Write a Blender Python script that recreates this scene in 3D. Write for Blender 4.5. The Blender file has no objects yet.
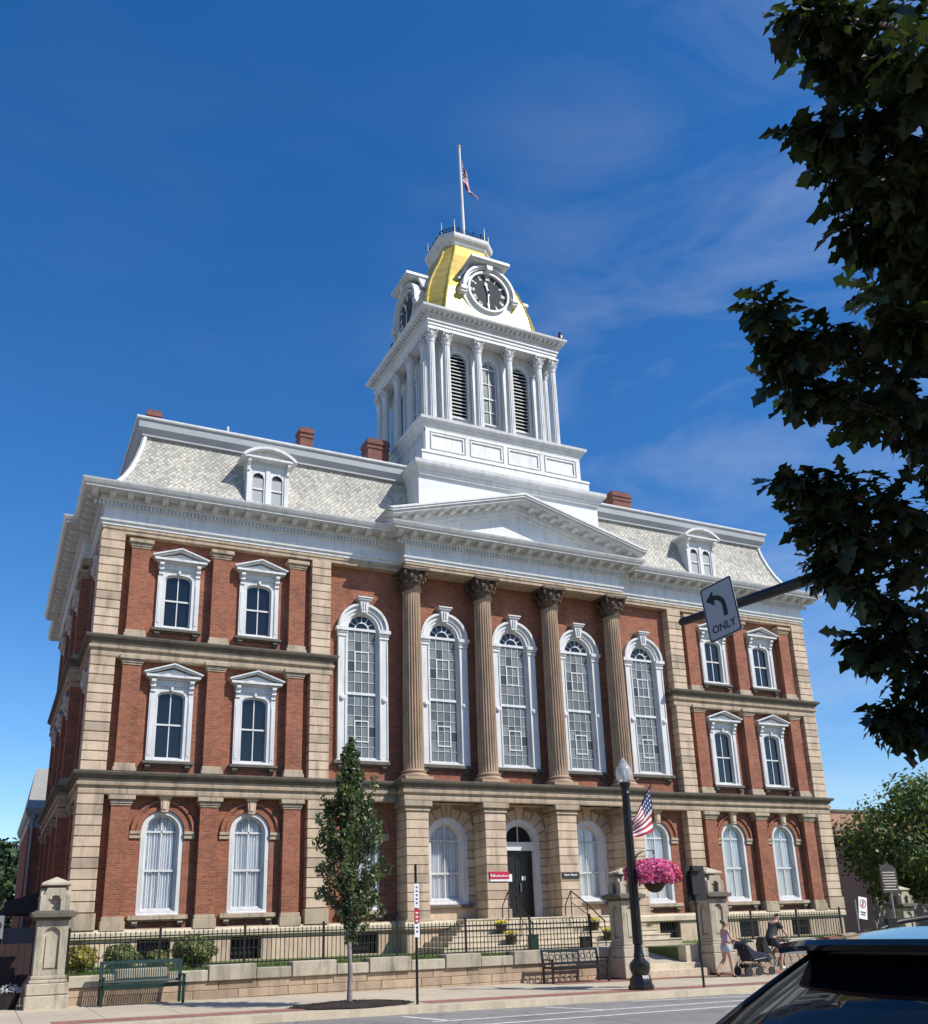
import bpy, bmesh, math, random
from mathutils import Vector, Matrix
R = math.radians
pi = math.pi
random.seed(7)
scene = bpy.context.scene
col = scene.collection
rnd = random.random
def uni(a, b): return a + (b - a) * random.random()

# ---------------------------------------------------------------- mesh builder
class MB:
    def __init__(s):
        s.v = []; s.f = []; s.mi = []; s.M = None; s.cur = 0
    def add(s, pts, faces):
        b = len(s.v)
        if s.M is not None:
            s.v += [tuple(s.M @ Vector(p)) for p in pts]
        else:
            s.v += [tuple(p) for p in pts]
        for f in faces:
            s.f.append(tuple(b + i for i in f)); s.mi.append(s.cur)
    def box(s, x0, x1, y0, y1, z0, z1):
        p = [(x0,y0,z0),(x1,y0,z0),(x1,y1,z0),(x0,y1,z0),(x0,y0,z1),(x1,y0,z1),(x1,y1,z1),(x0,y1,z1)]
        s.add(p, [(0,3,2,1),(4,5,6,7),(0,1,5,4),(1,2,6,5),(2,3,7,6),(3,0,4,7)])
    def cbox(s, cx, cy, cz, sx, sy, sz):
        s.box(cx-sx/2, cx+sx/2, cy-sy/2, cy+sy/2, cz-sz/2, cz+sz/2)
    def _p(s, a, b, d, axis):
        return (a, d, b) if axis == 'y' else ((d, a, b) if axis == 'x' else (a, b, d))
    def prism(s, poly, d0, d1, axis='y'):
        n = len(poly)
        p = [s._p(a, b, d0, axis) for a, b in poly] + [s._p(a, b, d1, axis) for a, b in poly]
        f = [tuple(range(n)), tuple(range(2*n-1, n-1, -1))]
        f += [(i, (i+1) % n, n+(i+1) % n, n+i) for i in range(n)]
        s.add(p, f)
    def band(s, outer, inner, d0, d1, axis='y', closed=False):
        n = len(outer)
        p = []
        for d in (d0, d1):
            p += [s._p(a, b, d, axis) for a, b in outer] + [s._p(a, b, d, axis) for a, b in inner]
        f = []
        m = n if closed else n-1
        for i in range(m):
            j = (i+1) % n
            f += [(i, j, n+j, n+i), (2*n+i, 3*n+i, 3*n+j, 2*n+j), (i, 2*n+i, 2*n+j, j), (n+i, n+j, 3*n+j, 3*n+i)]
        if not closed:
            f += [(0, n, 3*n, 2*n), (n-1, 3*n-1, 4*n-1, 2*n-1)]
        s.add(p, f)
    def lathe(s, cx, cy, prof, n=24, caps=True, ph=0.0, sx=1, sy=1):
        p = []
        for r, z in prof:
            for k in range(n):
                a = ph + 2*pi*k/n
                p.append((cx + r*math.cos(a)*sx, cy + r*math.sin(a)*sy, z))
        f = []
        for i in range(len(prof)-1):
            for k in range(n):
                f.append((i*n+k, i*n+(k+1) % n, (i+1)*n+(k+1) % n, (i+1)*n+k))
        if caps:
            f.append(tuple(range(n-1, -1, -1))); f.append(tuple(range((len(prof)-1)*n, len(prof)*n)))
        s.add(p, f)
    def tube(s, pts, r, n=8, caps=True):
        pts = [Vector(q) for q in pts]
        rr = r if isinstance(r, (list, tuple)) else [r]*len(pts)
        rings = []
        up = None
        for i, q in enumerate(pts):
            d = (pts[min(i+1, len(pts)-1)] - pts[max(i-1, 0)])
            d = d.normalized() if d.length > 1e-9 else Vector((0, 0, 1))
            if up is None:
                up = Vector((0, 0, 1)) if abs(d.z) < .9 else Vector((1, 0, 0))
            x = d.cross(up)
            if x.length < 1e-5: x = d.cross(Vector((0, 1, 0)))
            x.normalize(); y = x.cross(d).normalized(); up = y
            rings.append([q + x*math.cos(2*pi*k/n)*rr[i] + y*math.sin(2*pi*k/n)*rr[i] for k in range(n)])
        p = [tuple(q) for g in rings for q in g]; f = []
        for i in range(len(pts)-1):
            for k in range(n):
                f.append((i*n+k, i*n+(k+1) % n, (i+1)*n+(k+1) % n, (i+1)*n+k))
        if caps:
            f.append(tuple(range(n-1, -1, -1))); f.append(tuple(range((len(pts)-1)*n, len(pts)*n)))
        s.add(p, f)
    def sweep(s, path, prof, closed=False):
        """path (x, y): outward is to the right of travel; prof (outward, z)"""
        n = len(path); cols = []
        for i in range(n):
            a = Vector(path[i-1]) if (i > 0 or closed) else None
            b = Vector(path[i]); c = Vector(path[(i+1) % n]) if (i < n-1 or closed) else None
            ns = []
            if a is not None: d = (b-a).normalized(); ns.append(Vector((d.y, -d.x)))
            if c is not None: d = (c-b).normalized(); ns.append(Vector((d.y, -d.x)))
            m = ns[0] if len(ns) == 1 else (ns[0]+ns[1]) / max(.2, 1 + ns[0].dot(ns[1]))
            cols.append([(b.x + m.x*o, b.y + m.y*o, z) for o, z in prof])
        k = len(prof); p = [q for c in cols for q in c]; f = []
        for i in range(n if closed else n-1):
            j = (i+1) % n
            for t in range(k-1):
                f.append((i*k+t, j*k+t, j*k+t+1, i*k+t+1))
            f.append((i*k+k-1, j*k+k-1, j*k, i*k))
        if not closed:
            f.append(tuple(range(k))); f.append(tuple(range((n-1)*k+k-1, (n-1)*k-1, -1)))
        s.add(p, f)
    def sphere(s, c, r, nu=12, nv=8, sz=1.0):
        prof = [(r*math.sin(pi*i/nv), c[2] - r*sz*math.cos(pi*i/nv)) for i in range(nv+1)]
        prof[0] = (r*.02, prof[0][1]); prof[-1] = (r*.02, prof[-1][1])
        s.lathe(c[0], c[1], prof, nu)
    def build(s, name, m, parent=None, loc=None, bevel=0, smooth=None, recalc=True):
        me = bpy.data.meshes.new(name)
        me.from_pydata(s.v, [], s.f)
        for q in (m if isinstance(m, (list, tuple)) else [m]): me.materials.append(q)
        if any(s.mi):
            me.polygons.foreach_set('material_index', s.mi)
        if recalc or bevel:
            bm = bmesh.new(); bm.from_mesh(me)
            if recalc: bmesh.ops.recalc_face_normals(bm, faces=bm.faces)
            if bevel:
                bmesh.ops.bevel(bm, geom=[e for e in bm.edges if len(e.link_faces) == 2 and e.calc_face_angle(0) > .6],
                                offset=bevel, segments=1, affect='EDGES', clamp_overlap=True)
            bm.to_mesh(me); bm.free()
        if smooth is not None:
            me.polygons.foreach_set('use_smooth', [True]*len(me.polygons))
            bm = bmesh.new(); bm.from_mesh(me)
            for e in bm.edges:
                if len(e.link_faces) == 2 and e.calc_face_angle(0) > R(smooth): e.smooth = False
            bm.to_mesh(me); bm.free()
        me.update()
        o = bpy.data.objects.new(name, me); col.objects.link(o)
        if parent is not None: o.parent = parent
        if loc is not None: o.location = loc
        return o

def arc(cx, cz, r, a0, a1, n, rz=None):
    rz = r if rz is None else rz
    return [(cx + r*math.cos(R(a0 + (a1-a0)*i/n)), cz + rz*math.sin(R(a0 + (a1-a0)*i/n))) for i in range(n+1)]
def archpoly(hw, zb, zs, n=16, cx=0):
    return [(cx-hw, zb)] + [(cx-hw, zs)] + arc(cx, zs, hw, 180, 0, n)[1:-1] + [(cx+hw, zs), (cx+hw, zb)]

def empty(name, loc=(0, 0, 0), rz=0, parent=None):
    o = bpy.data.objects.new(name, None); col.objects.link(o)
    o.location = loc; o.rotation_euler[2] = rz; o.empty_display_size = .3
    if parent: o.parent = parent
    return o
def tag(o, label=None, cat=None, group=None, kind=None):
    if label: o['label'] = label
    if cat: o['category'] = cat
    if group: o['group'] = group
    if kind: o['kind'] = kind
    return o
KIDS = {}
def copy_tree(o, parent=None, loc=None, rz=None):
    c = o.copy(); col.objects.link(c)
    if parent is not None: c.parent = parent
    if loc is not None: c.location = loc
    if rz is not None: c.rotation_euler[2] = rz
    for ch in list(o.children): copy_tree(ch, c)
    return c

# ---------------------------------------------------------------- materials
class N:
    def __init__(s, name):
        s.m = bpy.data.materials.new(name); s.m.use_nodes = True
        s.t = s.m.node_tree; s.t.nodes.clear()
        s.out = s.t.nodes.new('ShaderNodeOutputMaterial')
    def n(s, typ, **kw):
        q = s.t.nodes.new(typ)
        ins = kw.pop('ins', {})
        for k, v in kw.items(): setattr(q, k, v)
        for k, v in ins.items():
            if isinstance(v, bpy.types.NodeSocket): s.t.links.new(v, q.inputs[k])
            else: q.inputs[k].default_value = v
        return q
    def noise(s, scale, detail=4, rough=.55, vec=None):
        q = s.n('ShaderNodeTexNoise', ins={'Scale': scale, 'Detail': detail, 'Roughness': rough})
        s.t.links.new(vec if vec is not None else s.co(), q.inputs['Vector'])
        return q.outputs['Fac']
    def co(s, which='Object'):
        if not hasattr(s, '_tc'): s._tc = s.n('ShaderNodeTexCoord')
        return s._tc.outputs[which]
    def ramp(s, fac, stops):
        q = s.n('ShaderNodeValToRGB'); e = q.color_ramp.elements
        while len(e) < len(stops): e.new(.5)
        for i, (p, c) in enumerate(stops):
            e[i].position = p; e[i].color = (*c, 1) if len(c) == 3 else c
        s.t.links.new(fac, q.inputs[0]); return q.outputs[0]
    def mix(s, fac, a, b, blend='MIX'):
        q = s.n('ShaderNodeMix', data_type='RGBA', blend_type=blend)
        for k, v in ((0, fac), (6, a), (7, b)):
            if isinstance(v, bpy.types.NodeSocket): s.t.links.new(v, q.inputs[k])
            else: q.inputs[k].default_value = (*v, 1) if isinstance(v, tuple) and len(v) == 3 else v
        return q.outputs[2]
    def math(s, op, a, b=0.0, c=None):
        q = s.n('ShaderNodeMath', operation=op)
        for k, v in ((0, a), (1, b), (2, c)):
            if v is None: continue
            if isinstance(v, bpy.types.NodeSocket): s.t.links.new(v, q.inputs[k])
            else: q.inputs[k].default_value = v
        return q.outputs[0]
    def bump(s, h, st=.3, d=.02):
        return s.n('ShaderNodeBump', ins={'Height': h, 'Strength': st, 'Distance': d}).outputs[0]
    def fin(s, colr, rough=.7, metal=0., bump=None, **kw):
        b = s.n('ShaderNodeBsdfPrincipled')
        for k, v in (('Base Color', colr), ('Roughness', rough), ('Metallic', metal)):
            if isinstance(v, bpy.types.NodeSocket): s.t.links.new(v, b.inputs[k])
            else: b.inputs[k].default_value = (*v, 1) if isinstance(v, tuple) and len(v) == 3 else v
        if bump is not None: s.t.links.new(bump, b.inputs['Normal'])
        for k, v in kw.items():
            b.inputs[k.replace('_', ' ')].default_value = v
        s.t.links.new(b.outputs[0], s.out.inputs[0]); s.b = b
        return s.m
    def island(s):
        return s.n('ShaderNodeNewGeometry').outputs['Random Per Island']

def shade(c, k): return tuple(min(1, q*k) for q in c)
def basic(name, c, rough=.6, var=.12, scale=3., metal=0., bump=.15, fine=40., isl=0., **kw):
    g = N(name)
    n1 = g.noise(scale, 5); n2 = g.noise(fine, 3)
    a = g.ramp(n1, [(.3, shade(c, 1-var)), (.7, shade(c, 1+var))])
    a = g.mix(.35, a, g.ramp(n2, [(.35, shade(c, 1-var*1.3)), (.65, shade(c, 1+var))]))
    if isl:
        r = g.ramp(g.island(), [(0, (1-isl,)*3), (1, (1+isl*.4,)*3)])
        a = g.mix(1., a, r, 'MULTIPLY')
    return g.fin(a, rough, metal, g.bump(n2, bump, .01) if bump else None, **kw)

def wallcoords(g):
    """u runs along the face whichever way it faces, w = height"""
    sx = g.n('ShaderNodeSeparateXYZ', ins={0: g.co('Object')})
    nx = g.n('ShaderNodeSeparateXYZ', ins={0: g.co('Normal')})
    ax = g.math('ABSOLUTE', nx.outputs[0]); st = g.math('GREATER_THAN', ax, .7)
    inv = g.math('SUBTRACT', 1., st)
    u = g.math('ADD', g.math('MULTIPLY', sx.outputs[0], inv), g.math('MULTIPLY', sx.outputs[1], st))
    return u, sx.outputs[2]
def brick_mat(name, c1, c2, mortar, bw=.215, bh=.075, ms=.012):
    g = N(name); u, w = wallcoords(g)
    v = g.n('ShaderNodeCombineXYZ', ins={0: u, 1: w, 2: 0.}).outputs[0]
    br = g.n('ShaderNodeTexBrick', ins={'Vector': v, 'Color1': (*c1, 1), 'Color2': (*c2, 1), 'Mortar': (*mortar, 1), 'Scale': 1.,
             'Mortar Size': ms, 'Mortar Smooth': .2, 'Bias': -.1, 'Brick Width': bw, 'Row Height': bh})
    n1 = g.noise(1.1, 6, .65); n2 = g.noise(9, 4)
    c = g.mix(1., br.outputs[0], g.ramp(n1, [(.25, (.68, .66, .66)), (.5, (1, 1, 1)), (.8, (1.18, 1.12, 1.08))]), 'MULTIPLY')
    c = g.mix(1., c, g.ramp(n2, [(.3, (.82, .8, .8)), (.7, (1.12, 1.1, 1.1))]), 'MULTIPLY')
    mp = g.n('ShaderNodeMapping', ins={0: g.co(), 3: (1.6, 1.6, .22)})
    st = g.n('ShaderNodeTexNoise', ins={'Vector': mp.outputs[0], 'Scale': 1.1, 'Detail': 8, 'Roughness': .7}).outputs[0]
    c = g.mix(g.ramp(st, [(.54, (0, 0, 0)), (.78, (.55,)*3)]), c, (.10, .045, .032))
    st2 = g.noise(.55, 7, .7)
    c = g.mix(g.ramp(st2, [(.56, (0, 0, 0)), (.72, (.28,)*3)]), c, (.46, .25, .17))
    return g.fin(c, .88, 0, g.bump(g.math('SUBTRACT', 1., br.outputs[1]), .35, .01))

M_ = {}
M_['brick'] = brick_mat('red_brick', (.35, .105, .047), (.205, .056, .028), (.25, .155, .105))
M_['chimney_brick'] = brick_mat('chimney_brick', (.22, .055, .033), (.15, .036, .024), (.2, .14, .11))
def stone_mat(name, c, isl=.22, streak=.5, dark=(.10, .08, .06)):
    g = N(name)
    n1 = g.noise(1.6, 6, .6); n2 = g.noise(22, 5, .65)
    a = g.ramp(n1, [(.25, shade(c, .78)), (.5, c), (.75, shade(c, 1.12))])
    a = g.mix(1., a, g.ramp(n2, [(.3, (.86, .85, .83)), (.7, (1.08, 1.08, 1.08))]), 'MULTIPLY')
    a = g.mix(1., a, g.ramp(g.island(), [(0, (1-isl, 1-isl*1.05, 1-isl*1.15)), (.5, (1, .97, .93)), (1, (1+isl*.35, 1+isl*.3, 1+isl*.2))]), 'MULTIPLY')
    mp = g.n('ShaderNodeMapping', ins={0: g.co(), 3: (2.2, 2.2, .35)})
    st = g.n('ShaderNodeTexNoise', ins={'Vector': mp.outputs[0], 'Scale': 1.3, 'Detail': 7, 'Roughness': .68}).outputs[0]
    a = g.mix(g.ramp(st, [(.485, (0, 0, 0)), (.70, (streak,)*3)]), a, dark)
    return g.fin(a, .85, 0, g.bump(n2, .35, .015))
SAND = (.56, .44, .325)
M_['stone'] = stone_mat('sandstone', SAND, .26, .6)
M_['stone_smooth'] = stone_mat('sandstone_trim', (.43, .345, .25), .1, .75)
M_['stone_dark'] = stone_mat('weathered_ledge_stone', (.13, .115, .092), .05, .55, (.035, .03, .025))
M_['stone_col'] = stone_mat('column_sandstone', (.40, .285, .195), .03, .5)
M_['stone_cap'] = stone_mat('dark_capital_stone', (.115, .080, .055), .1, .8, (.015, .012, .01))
M_['stone_pillar'] = stone_mat('old_gate_pillar_stone', (.46, .41, .315), .14, .75, (.07, .065, .055))
M_['stone_wall'] = stone_mat('retaining_wall_stone', (.42, .32, .23), .28, .6)
M_['stone_coping'] = stone_mat('coping_stone', (.43, .39, .31), .2, .8, (.09, .085, .07))
M_['limestone'] = stone_mat('pale_step_stone', (.56, .49, .37), .12, .3)
def white_mat():
    g = N('white_paint')
    n1 = g.noise(1.2, 6, .6); n2 = g.noise(30, 3)
    mp = g.n('ShaderNodeMapping', ins={0: g.co(), 3: (3, 3, .4)})
    st = g.n('ShaderNodeTexNoise', ins={'Vector': mp.outputs[0], 'Scale': 1.5, 'Detail': 6, 'Roughness': .7}).outputs[0]
    a = g.ramp(n1, [(.3, (.56, .56, .55)), (.65, (.66, .66, .65))])
    a = g.mix(g.ramp(st, [(.48, (0, 0, 0)), (.74, (.6, .6, .6))]), a, (.33, .31, .27))
    return g.fin(a, .5, 0, g.bump(n2, .1, .01))
M_['white'] = white_mat()
def clap_mat():
    g = N('painted_clapboard')
    sx = g.n('ShaderNodeSeparateXYZ', ins={0: g.co('Object')})
    fr = g.math('FRACT', g.math('MULTIPLY', sx.outputs[2], 7.5))
    n1 = g.noise(1.5, 6, .65)
    a = g.ramp(n1, [(.3, (.64, .64, .64)), (.7, (.74, .74, .73))])
    a = g.mix(g.ramp(fr, [(0, (.35, .35, .35)), (.08, (0, 0, 0))]), a, (.55, .55, .54))
    return g.fin(a, .55, 0, g.bump(fr, .4, .02))
M_['clap'] = clap_mat()
def slate_mat():
    g = N('pale_scalloped_slate'); u, w = wallcoords(g)
    a = R(45)
    uu = g.math('ADD', g.math('MULTIPLY', u, math.cos(a)), g.math('MULTIPLY', w, math.sin(a)))
    vv = g.math('SUBTRACT', g.math('MULTIPLY', w, math.cos(a)), g.math('MULTIPLY', u, math.sin(a)))
    v = g.n('ShaderNodeCombineXYZ', ins={0: uu, 1: vv, 2: 0.}).outputs[0]
    br = g.n('ShaderNodeTexBrick', offset=0.0, ins={'Vector': v, 'Color1': (.53, .505, .44, 1), 'Color2': (.27, .26, .24, 1), 'Mortar': (.15, .145, .135, 1),
             'Scale': 1., 'Mortar Size': .011, 'Mortar Smooth': .6, 'Bias': -.25, 'Brick Width': .14, 'Row Height': .14})
    n1 = g.noise(.9, 6, .6); n2 = g.noise(14, 4)
    c = g.mix(1., br.outputs[0], g.ramp(n1, [(.3, (.8, .8, .82)), (.7, (1.2, 1.18, 1.1))]), 'MULTIPLY')
    c = g.mix(1., c, g.ramp(n2, [(.3, (.62, .62, .64)), (.7, (1.2, 1.2, 1.18))]), 'MULTIPLY')
    return g.fin(c, .75, 0, g.bump(br.outputs[0], .5, .02))
M_['slate'] = slate_mat()
M_['greymetal'] = basic('grey_painted_roof_metal', (.33, .34, .35), .55, .1, 1.5)
M_['flatroof'] = basic('flat_roof', (.45, .45, .44), .8)
def gold_mat():
    g = N('gold_leaf')
    n1 = g.noise(2.2, 5); 
    sx = g.n('ShaderNodeSeparateXYZ', ins={0: g.co('Object')})
    v = g.n('ShaderNodeCombineXYZ', ins={0: g.math('ADD', sx.outputs[0], sx.outputs[1]), 1: sx.outputs[2], 2: 0.}).outputs[0]
    br = g.n('ShaderNodeTexBrick', ins={'Vector': v, 'Color1': (1, 1, 1, 1), 'Color2': (.82, .82, .82, 1), 'Mortar': (.55, .55, .55, 1), 'Scale': 1.,
             'Mortar Size': .012, 'Brick Width': .34, 'Row Height': .3})
    a = g.ramp(n1, [(.3, (.60, .42, .08)), (.7, (.74, .56, .14))])
    a = g.mix(.7, a, g.mix(1., a, br.outputs[0], 'MULTIPLY'))
    return g.fin(a, .38, .42, g.bump(br.outputs[0], .25, .01))
M_['gold'] = gold_mat()
M_['dial'] = basic('dark_clock_dial', (.055, .06, .066), .95, .2, 20)
M_['numeral'] = basic('white_numeral_paint', (.74, .74, .72), .5, .03)
M_['iron'] = basic('black_iron', (.014, .014, .015), .38, .3, 8)
M_['blackgloss'] = basic('black_enamel', (.012, .012, .013), .25, .2, 8)
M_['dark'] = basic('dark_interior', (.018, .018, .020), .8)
M_['room'] = basic('interior_wall', (.16, .15, .14), .9)
M_['louvre'] = basic('grey_louvre_paint', (.55, .55, .54), .6)
M_['blind'] = basic('window_blind', (.36, .37, .38), .8, .06)
M_['greendoor'] = basic('dark_painted_door', (.014, .013, .012), .3)
def pane_mat(name, tint=(.5, .55, .58), trans=.6, rough=.03, dk=(.02, .025, .03)):
    g = N(name)
    fr = g.n('ShaderNodeLayerWeight', ins={'Blend': .5})
    nz = g.noise(.9, 2)
    bm = g.bump(nz, .12, .06)
    gl = g.n('ShaderNodeBsdfGlossy', ins={'Color': (.9, .93, .95, 1), 'Roughness': rough}); g.t.links.new(bm, gl.inputs['Normal'])
    tr = g.n('ShaderNodeBsdfTransparent', ins={'Color': (*tint, 1)})
    df = g.n('ShaderNodeBsdfDiffuse', ins={'Color': (*dk, 1)})
    m1 = g.n('ShaderNodeMixShader', ins={0: trans, 1: df.outputs[0], 2: tr.outputs[0]})
    fac = g.math('MULTIPLY_ADD', g.math('POWER', fr.outputs[1], 3.), .6, .045)
    m2 = g.n('ShaderNodeMixShader', ins={0: fac, 1: m1.outputs[0], 2: gl.outputs[0]})
    g.t.links.new(m2.outputs[0], g.out.inputs[0]); return g.m
M_['pane'] = pane_mat('window_glass')
M_['pane_clear'] = pane_mat('clear_window_glass', (.97, .98, .99), .97)
def stained_mat():
    g = N('leaded_obscure_glass')
    r = g.island(); n = g.noise(6, 4)
    c = g.ramp(r, [(0, (.03, .036, .04)), (.10, (.07, .08, .083)), (.2, (.115, .13, .13)), (.7, (.165, .185, .185)), (1, (.21, .225, .215))])
    c = g.mix(1., c, g.ramp(n, [(.3, (.85,)*3), (.7, (1.12,)*3)]), 'MULTIPLY')
    return g.fin(c, .28, 0, g.bump(n, .25, .02))
M_['stained'] = stained_mat()
def curtain_mat():
    g = N('sheer_curtain')
    mp = g.n('ShaderNodeMapping', ins={0: g.co(), 3: (1, 1, .04)})
    n = g.n('ShaderNodeTexNoise', ins={'Vector': mp.outputs[0], 'Scale': 14., 'Detail': 2}).outputs[0]
    return g.fin(g.ramp(n, [(.35, (.62, .64, .66)), (.55, (.86, .87, .88))]), .9)
M_['curtain'] = curtain_mat()
def ground_mats():
    # concrete pavement with joints
    g = N('concrete_pavement')
    v = g.n('ShaderNodeMapping', ins={0: g.co()}).outputs[0]
    br = g.n('ShaderNodeTexBrick', offset=0.0, ins={'Vector': v, 'Color1': (.50, .425, .31, 1), 'Color2': (.46, .39, .29, 1), 'Mortar': (.24, .19, .14, 1), 'Scale': 1.,
             'Mortar Size': .012, 'Brick Width': 1.5, 'Row Height': 1.5})
    n1 = g.noise(.7, 6, .65); n2 = g.noise(60, 3); n3 = g.noise(5, 5, .7)
    c = g.mix(1., br.outputs[0], g.ramp(n1, [(.3, (.86, .86, .87)), (.7, (1.06, 1.06, 1.05))]), 'MULTIPLY')
    c = g.mix(1., c, g.ramp(n2, [(.3, (.9,)*3), (.7, (1.08,)*3)]), 'MULTIPLY')
    c = g.mix(1., c, g.ramp(n3, [(.62, (1,)*3), (.8, (.82, .8, .78))]), 'MULTIPLY')
    c = g.mix(g.ramp(g.noise(2.3, 5, .75), [(.6, (0, 0, 0)), (.7, (.4,)*3)]), c, (.24, .2, .15))
    M_['pave'] = g.fin(c, .85, 0, g.bump(n2, .2, .01))
    g = N('asphalt'); n1 = g.noise(.35, 6, .6); n2 = g.noise(120, 2); n3 = g.noise(3, 6, .7)
    c = g.ramp(n1, [(.3, (.20, .19, .175)), (.7, (.25, .24, .225))])
    c = g.mix(1., c, g.ramp(n2, [(.3, (.75,)*3), (.7, (1.2,)*3)]), 'MULTIPLY')
    c = g.mix(1., c, g.ramp(n3, [(.3, (.85,)*3), (.7, (1.1,)*3)]), 'MULTIPLY')
    vo = g.n('ShaderNodeTexVoronoi', feature='DISTANCE_TO_EDGE', ins={'Scale': .33, 'Randomness': 1.})
    wv = g.n('ShaderNodeVectorMath', operation='ADD', ins={0: g.co(), 1: g.n('ShaderNodeTexNoise', ins={'Scale': 1.2, 'Detail': 5.}).outputs[1]}).outputs[0]
    g.t.links.new(wv, vo.inputs['Vector'])
    c = g.mix(g.ramp(vo.outputs[0], [(0, (.8,)*3), (.006, (0, 0, 0))]), c, (.05, .048, .045))
    c = g.mix(g.ramp(g.noise(.8, 3), [(.6, (0, 0, 0)), (.66, (.35,)*3)]), c, (.10, .095, .09))
    M_['asphalt'] = g.fin(c, .85, 0, g.bump(n2, .4, .01))
    g = N('worn_road_paint'); n = g.noise(9, 6, .7)
    M_['paint'] = g.fin(g.ramp(n, [(.35, (.34, .33, .31)), (.5, (.68, .68, .66)), (.8, (.76, .76, .75))]), .7)
    g = N('pavement_brick')
    v = g.n('ShaderNodeMapping', ins={0: g.co()}).outputs[0]
    br = g.n('ShaderNodeTexBrick', ins={'Vector': v, 'Color1': (.34, .15, .11, 1), 'Color2': (.25, .10, .075, 1), 'Mortar': (.16, .12, .10, 1), 'Scale': 1.,
             'Mortar Size': .008, 'Brick Width': .2, 'Row Height': .1})
    n1 = g.noise(2, 5)
    M_['pavebrick'] = g.fin(g.mix(1., br.outputs[0], g.ramp(n1, [(.3, (.8,)*3), (.7, (1.25, 1.2, 1.15))]), 'MULTIPLY'), .85)
    g = N('mulch'); n = g.noise(28, 5, .7)
    M_['mulch'] = g.fin(g.ramp(n, [(.3, (.015, .010, .008)), (.6, (.05, .032, .025)), (.8, (.09, .06, .05))]), .95, 0, g.bump(n, 1., .05))
    g = N('lawn'); n = g.noise(2.5, 6, .7); n2 = g.noise(70, 3)
    c = g.ramp(n, [(.3, (.075, .115, .022)), (.7, (.13, .175, .04))])
    M_['lawn'] = g.fin(g.mix(1., c, g.ramp(n2, [(.3, (.6,)*3), (.7, (1.35,)*3)]), 'MULTIPLY'), .9, 0, g.bump(n2, .6, .04))
    g = N('distant_ground'); n = g.noise(.05, 6, .6)
    M_['terrain'] = g.fin(g.ramp(n, [(.35, (.05, .09, .03)), (.6, (.13, .13, .09))]), .95)
ground_mats()
def leaf_mat(name, c, trans=.25, var=.35, rough=.5):
    g = N(name)
    r = g.island()
    a = g.ramp(r, [(0, shade(c, 1-var)), (.55, c), (1, (min(1, c[0]*(1+var*1.5)), c[1]*(1+var), c[2]*(1+var*.6)))])
    b = g.n('ShaderNodeBsdfPrincipled', ins={'Base Color': a, 'Roughness': rough})
    tr = g.n('ShaderNodeBsdfTranslucent', ins={'Color': g.mix(1., a, (1.6, 1.9, .7), 'MULTIPLY')})
    m = g.n('ShaderNodeMixShader', ins={0: trans, 1: b.outputs[0], 2: tr.outputs[0]})
    g.t.links.new(m.outputs[0], g.out.inputs[0]); return g.m
M_['oakleaf'] = leaf_mat('oak_leaf', (.030, .046, .018), .22, .6, .45)  # base colour darkened to carry the shade of backlit undersides
M_['youngleaf'] = leaf_mat('hornbeam_leaf', (.085, .12, .05), .18, .75, .35)
M_['treeleaf'] = leaf_mat('street_tree_leaf', (.10, .145, .04), .25, .45)
M_['hillleaf'] = leaf_mat('hill_leaf', (.035, .065, .022), .1, .4)
M_['shrubleaf'] = leaf_mat('shrub_leaf', (.13, .165, .05), .2, .5)
M_['shrubyellow'] = leaf_mat('golden_shrub_leaf', (.27, .25, .05), .2, .5)
M_['grassblade'] = leaf_mat('grass_blade', (.09, .145, .03), .2, .5)
M_['petal'] = leaf_mat('magenta_petal', (.66, .12, .37), .25, .5)
M_['petalpale'] = leaf_mat('pale_pink_petal', (.75, .28, .50), .25, .3)
M_['yellowpetal'] = leaf_mat('yellow_flower', (.60, .50, .04), .2, .3)
M_['bark'] = basic('bark', (.09, .07, .055), .9, .35, 9, bump=.8, fine=25)
M_['barkpale'] = basic('pale_mottled_bark', (.24, .21, .19), .9, .5, 14, bump=.6)
M_['green'] = basic('dark_green_enamel', (.006, .032, .023), .35, .2, 6)
M_['signwhite'] = basic('sign_white', (.72, .72, .71), .45, .04)
M_['lanesign'] = basic('shaded_sign_sheeting', (.46, .455, .45), .6, .08)  # white sheeting greyed: the sign's shade is put into its colour
M_['signred'] = basic('sign_red', (.45, .015, .05), .45, .05)
M_['signblack'] = basic('sign_black', (.012, .012, .012), .5, .1)
M_['signback'] = basic('dark_sign_back', (.02, .018, .017), .5, .2)
M_['bronze'] = basic('dark_bronze_plaque', (.035, .028, .02), .45, .2)
M_['brown'] = basic('brown_board', (.03, .011, .010), .7, .2)
M_['grey'] = basic('grey_paint', (.2, .2, .21), .6)
M_['skin'] = basic('skin', (.50, .29, .21), .55, .05, 10)
M_['hair'] = basic('brown_hair', (.07, .04, .025), .6, .3, 20)
M_['lilac'] = basic('lilac_cotton', (.42, .30, .46), .85, .06)
M_['denim'] = basic('pale_denim', (.36, .42, .52), .85, .12)
M_['navy'] = basic('navy_cloth', (.012, .016, .035), .85, .1)
M_['charcoal'] = basic('charcoal_cotton', (.045, .045, .05), .85, .1)
M_['rubber'] = basic('rubber', (.02, .02, .02), .7)
M_['chrome'] = basic('bright_metal', (.55, .55, .55), .3, .03, metal=1.)
M_['tan'] = basic('tan_sidewall', (.5, .45, .36), .7)
M_['basket'] = basic('woven_basket', (.05, .035, .02), .9, .3, 30)
M_['glass_globe'] = pane_mat('lamp_globe_glass', (.82, .85, .86), .62, .08, (.75, .75, .74))
M_['mortar'] = basic('cream_stucco', (.42, .40, .38), .85, .1)
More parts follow.
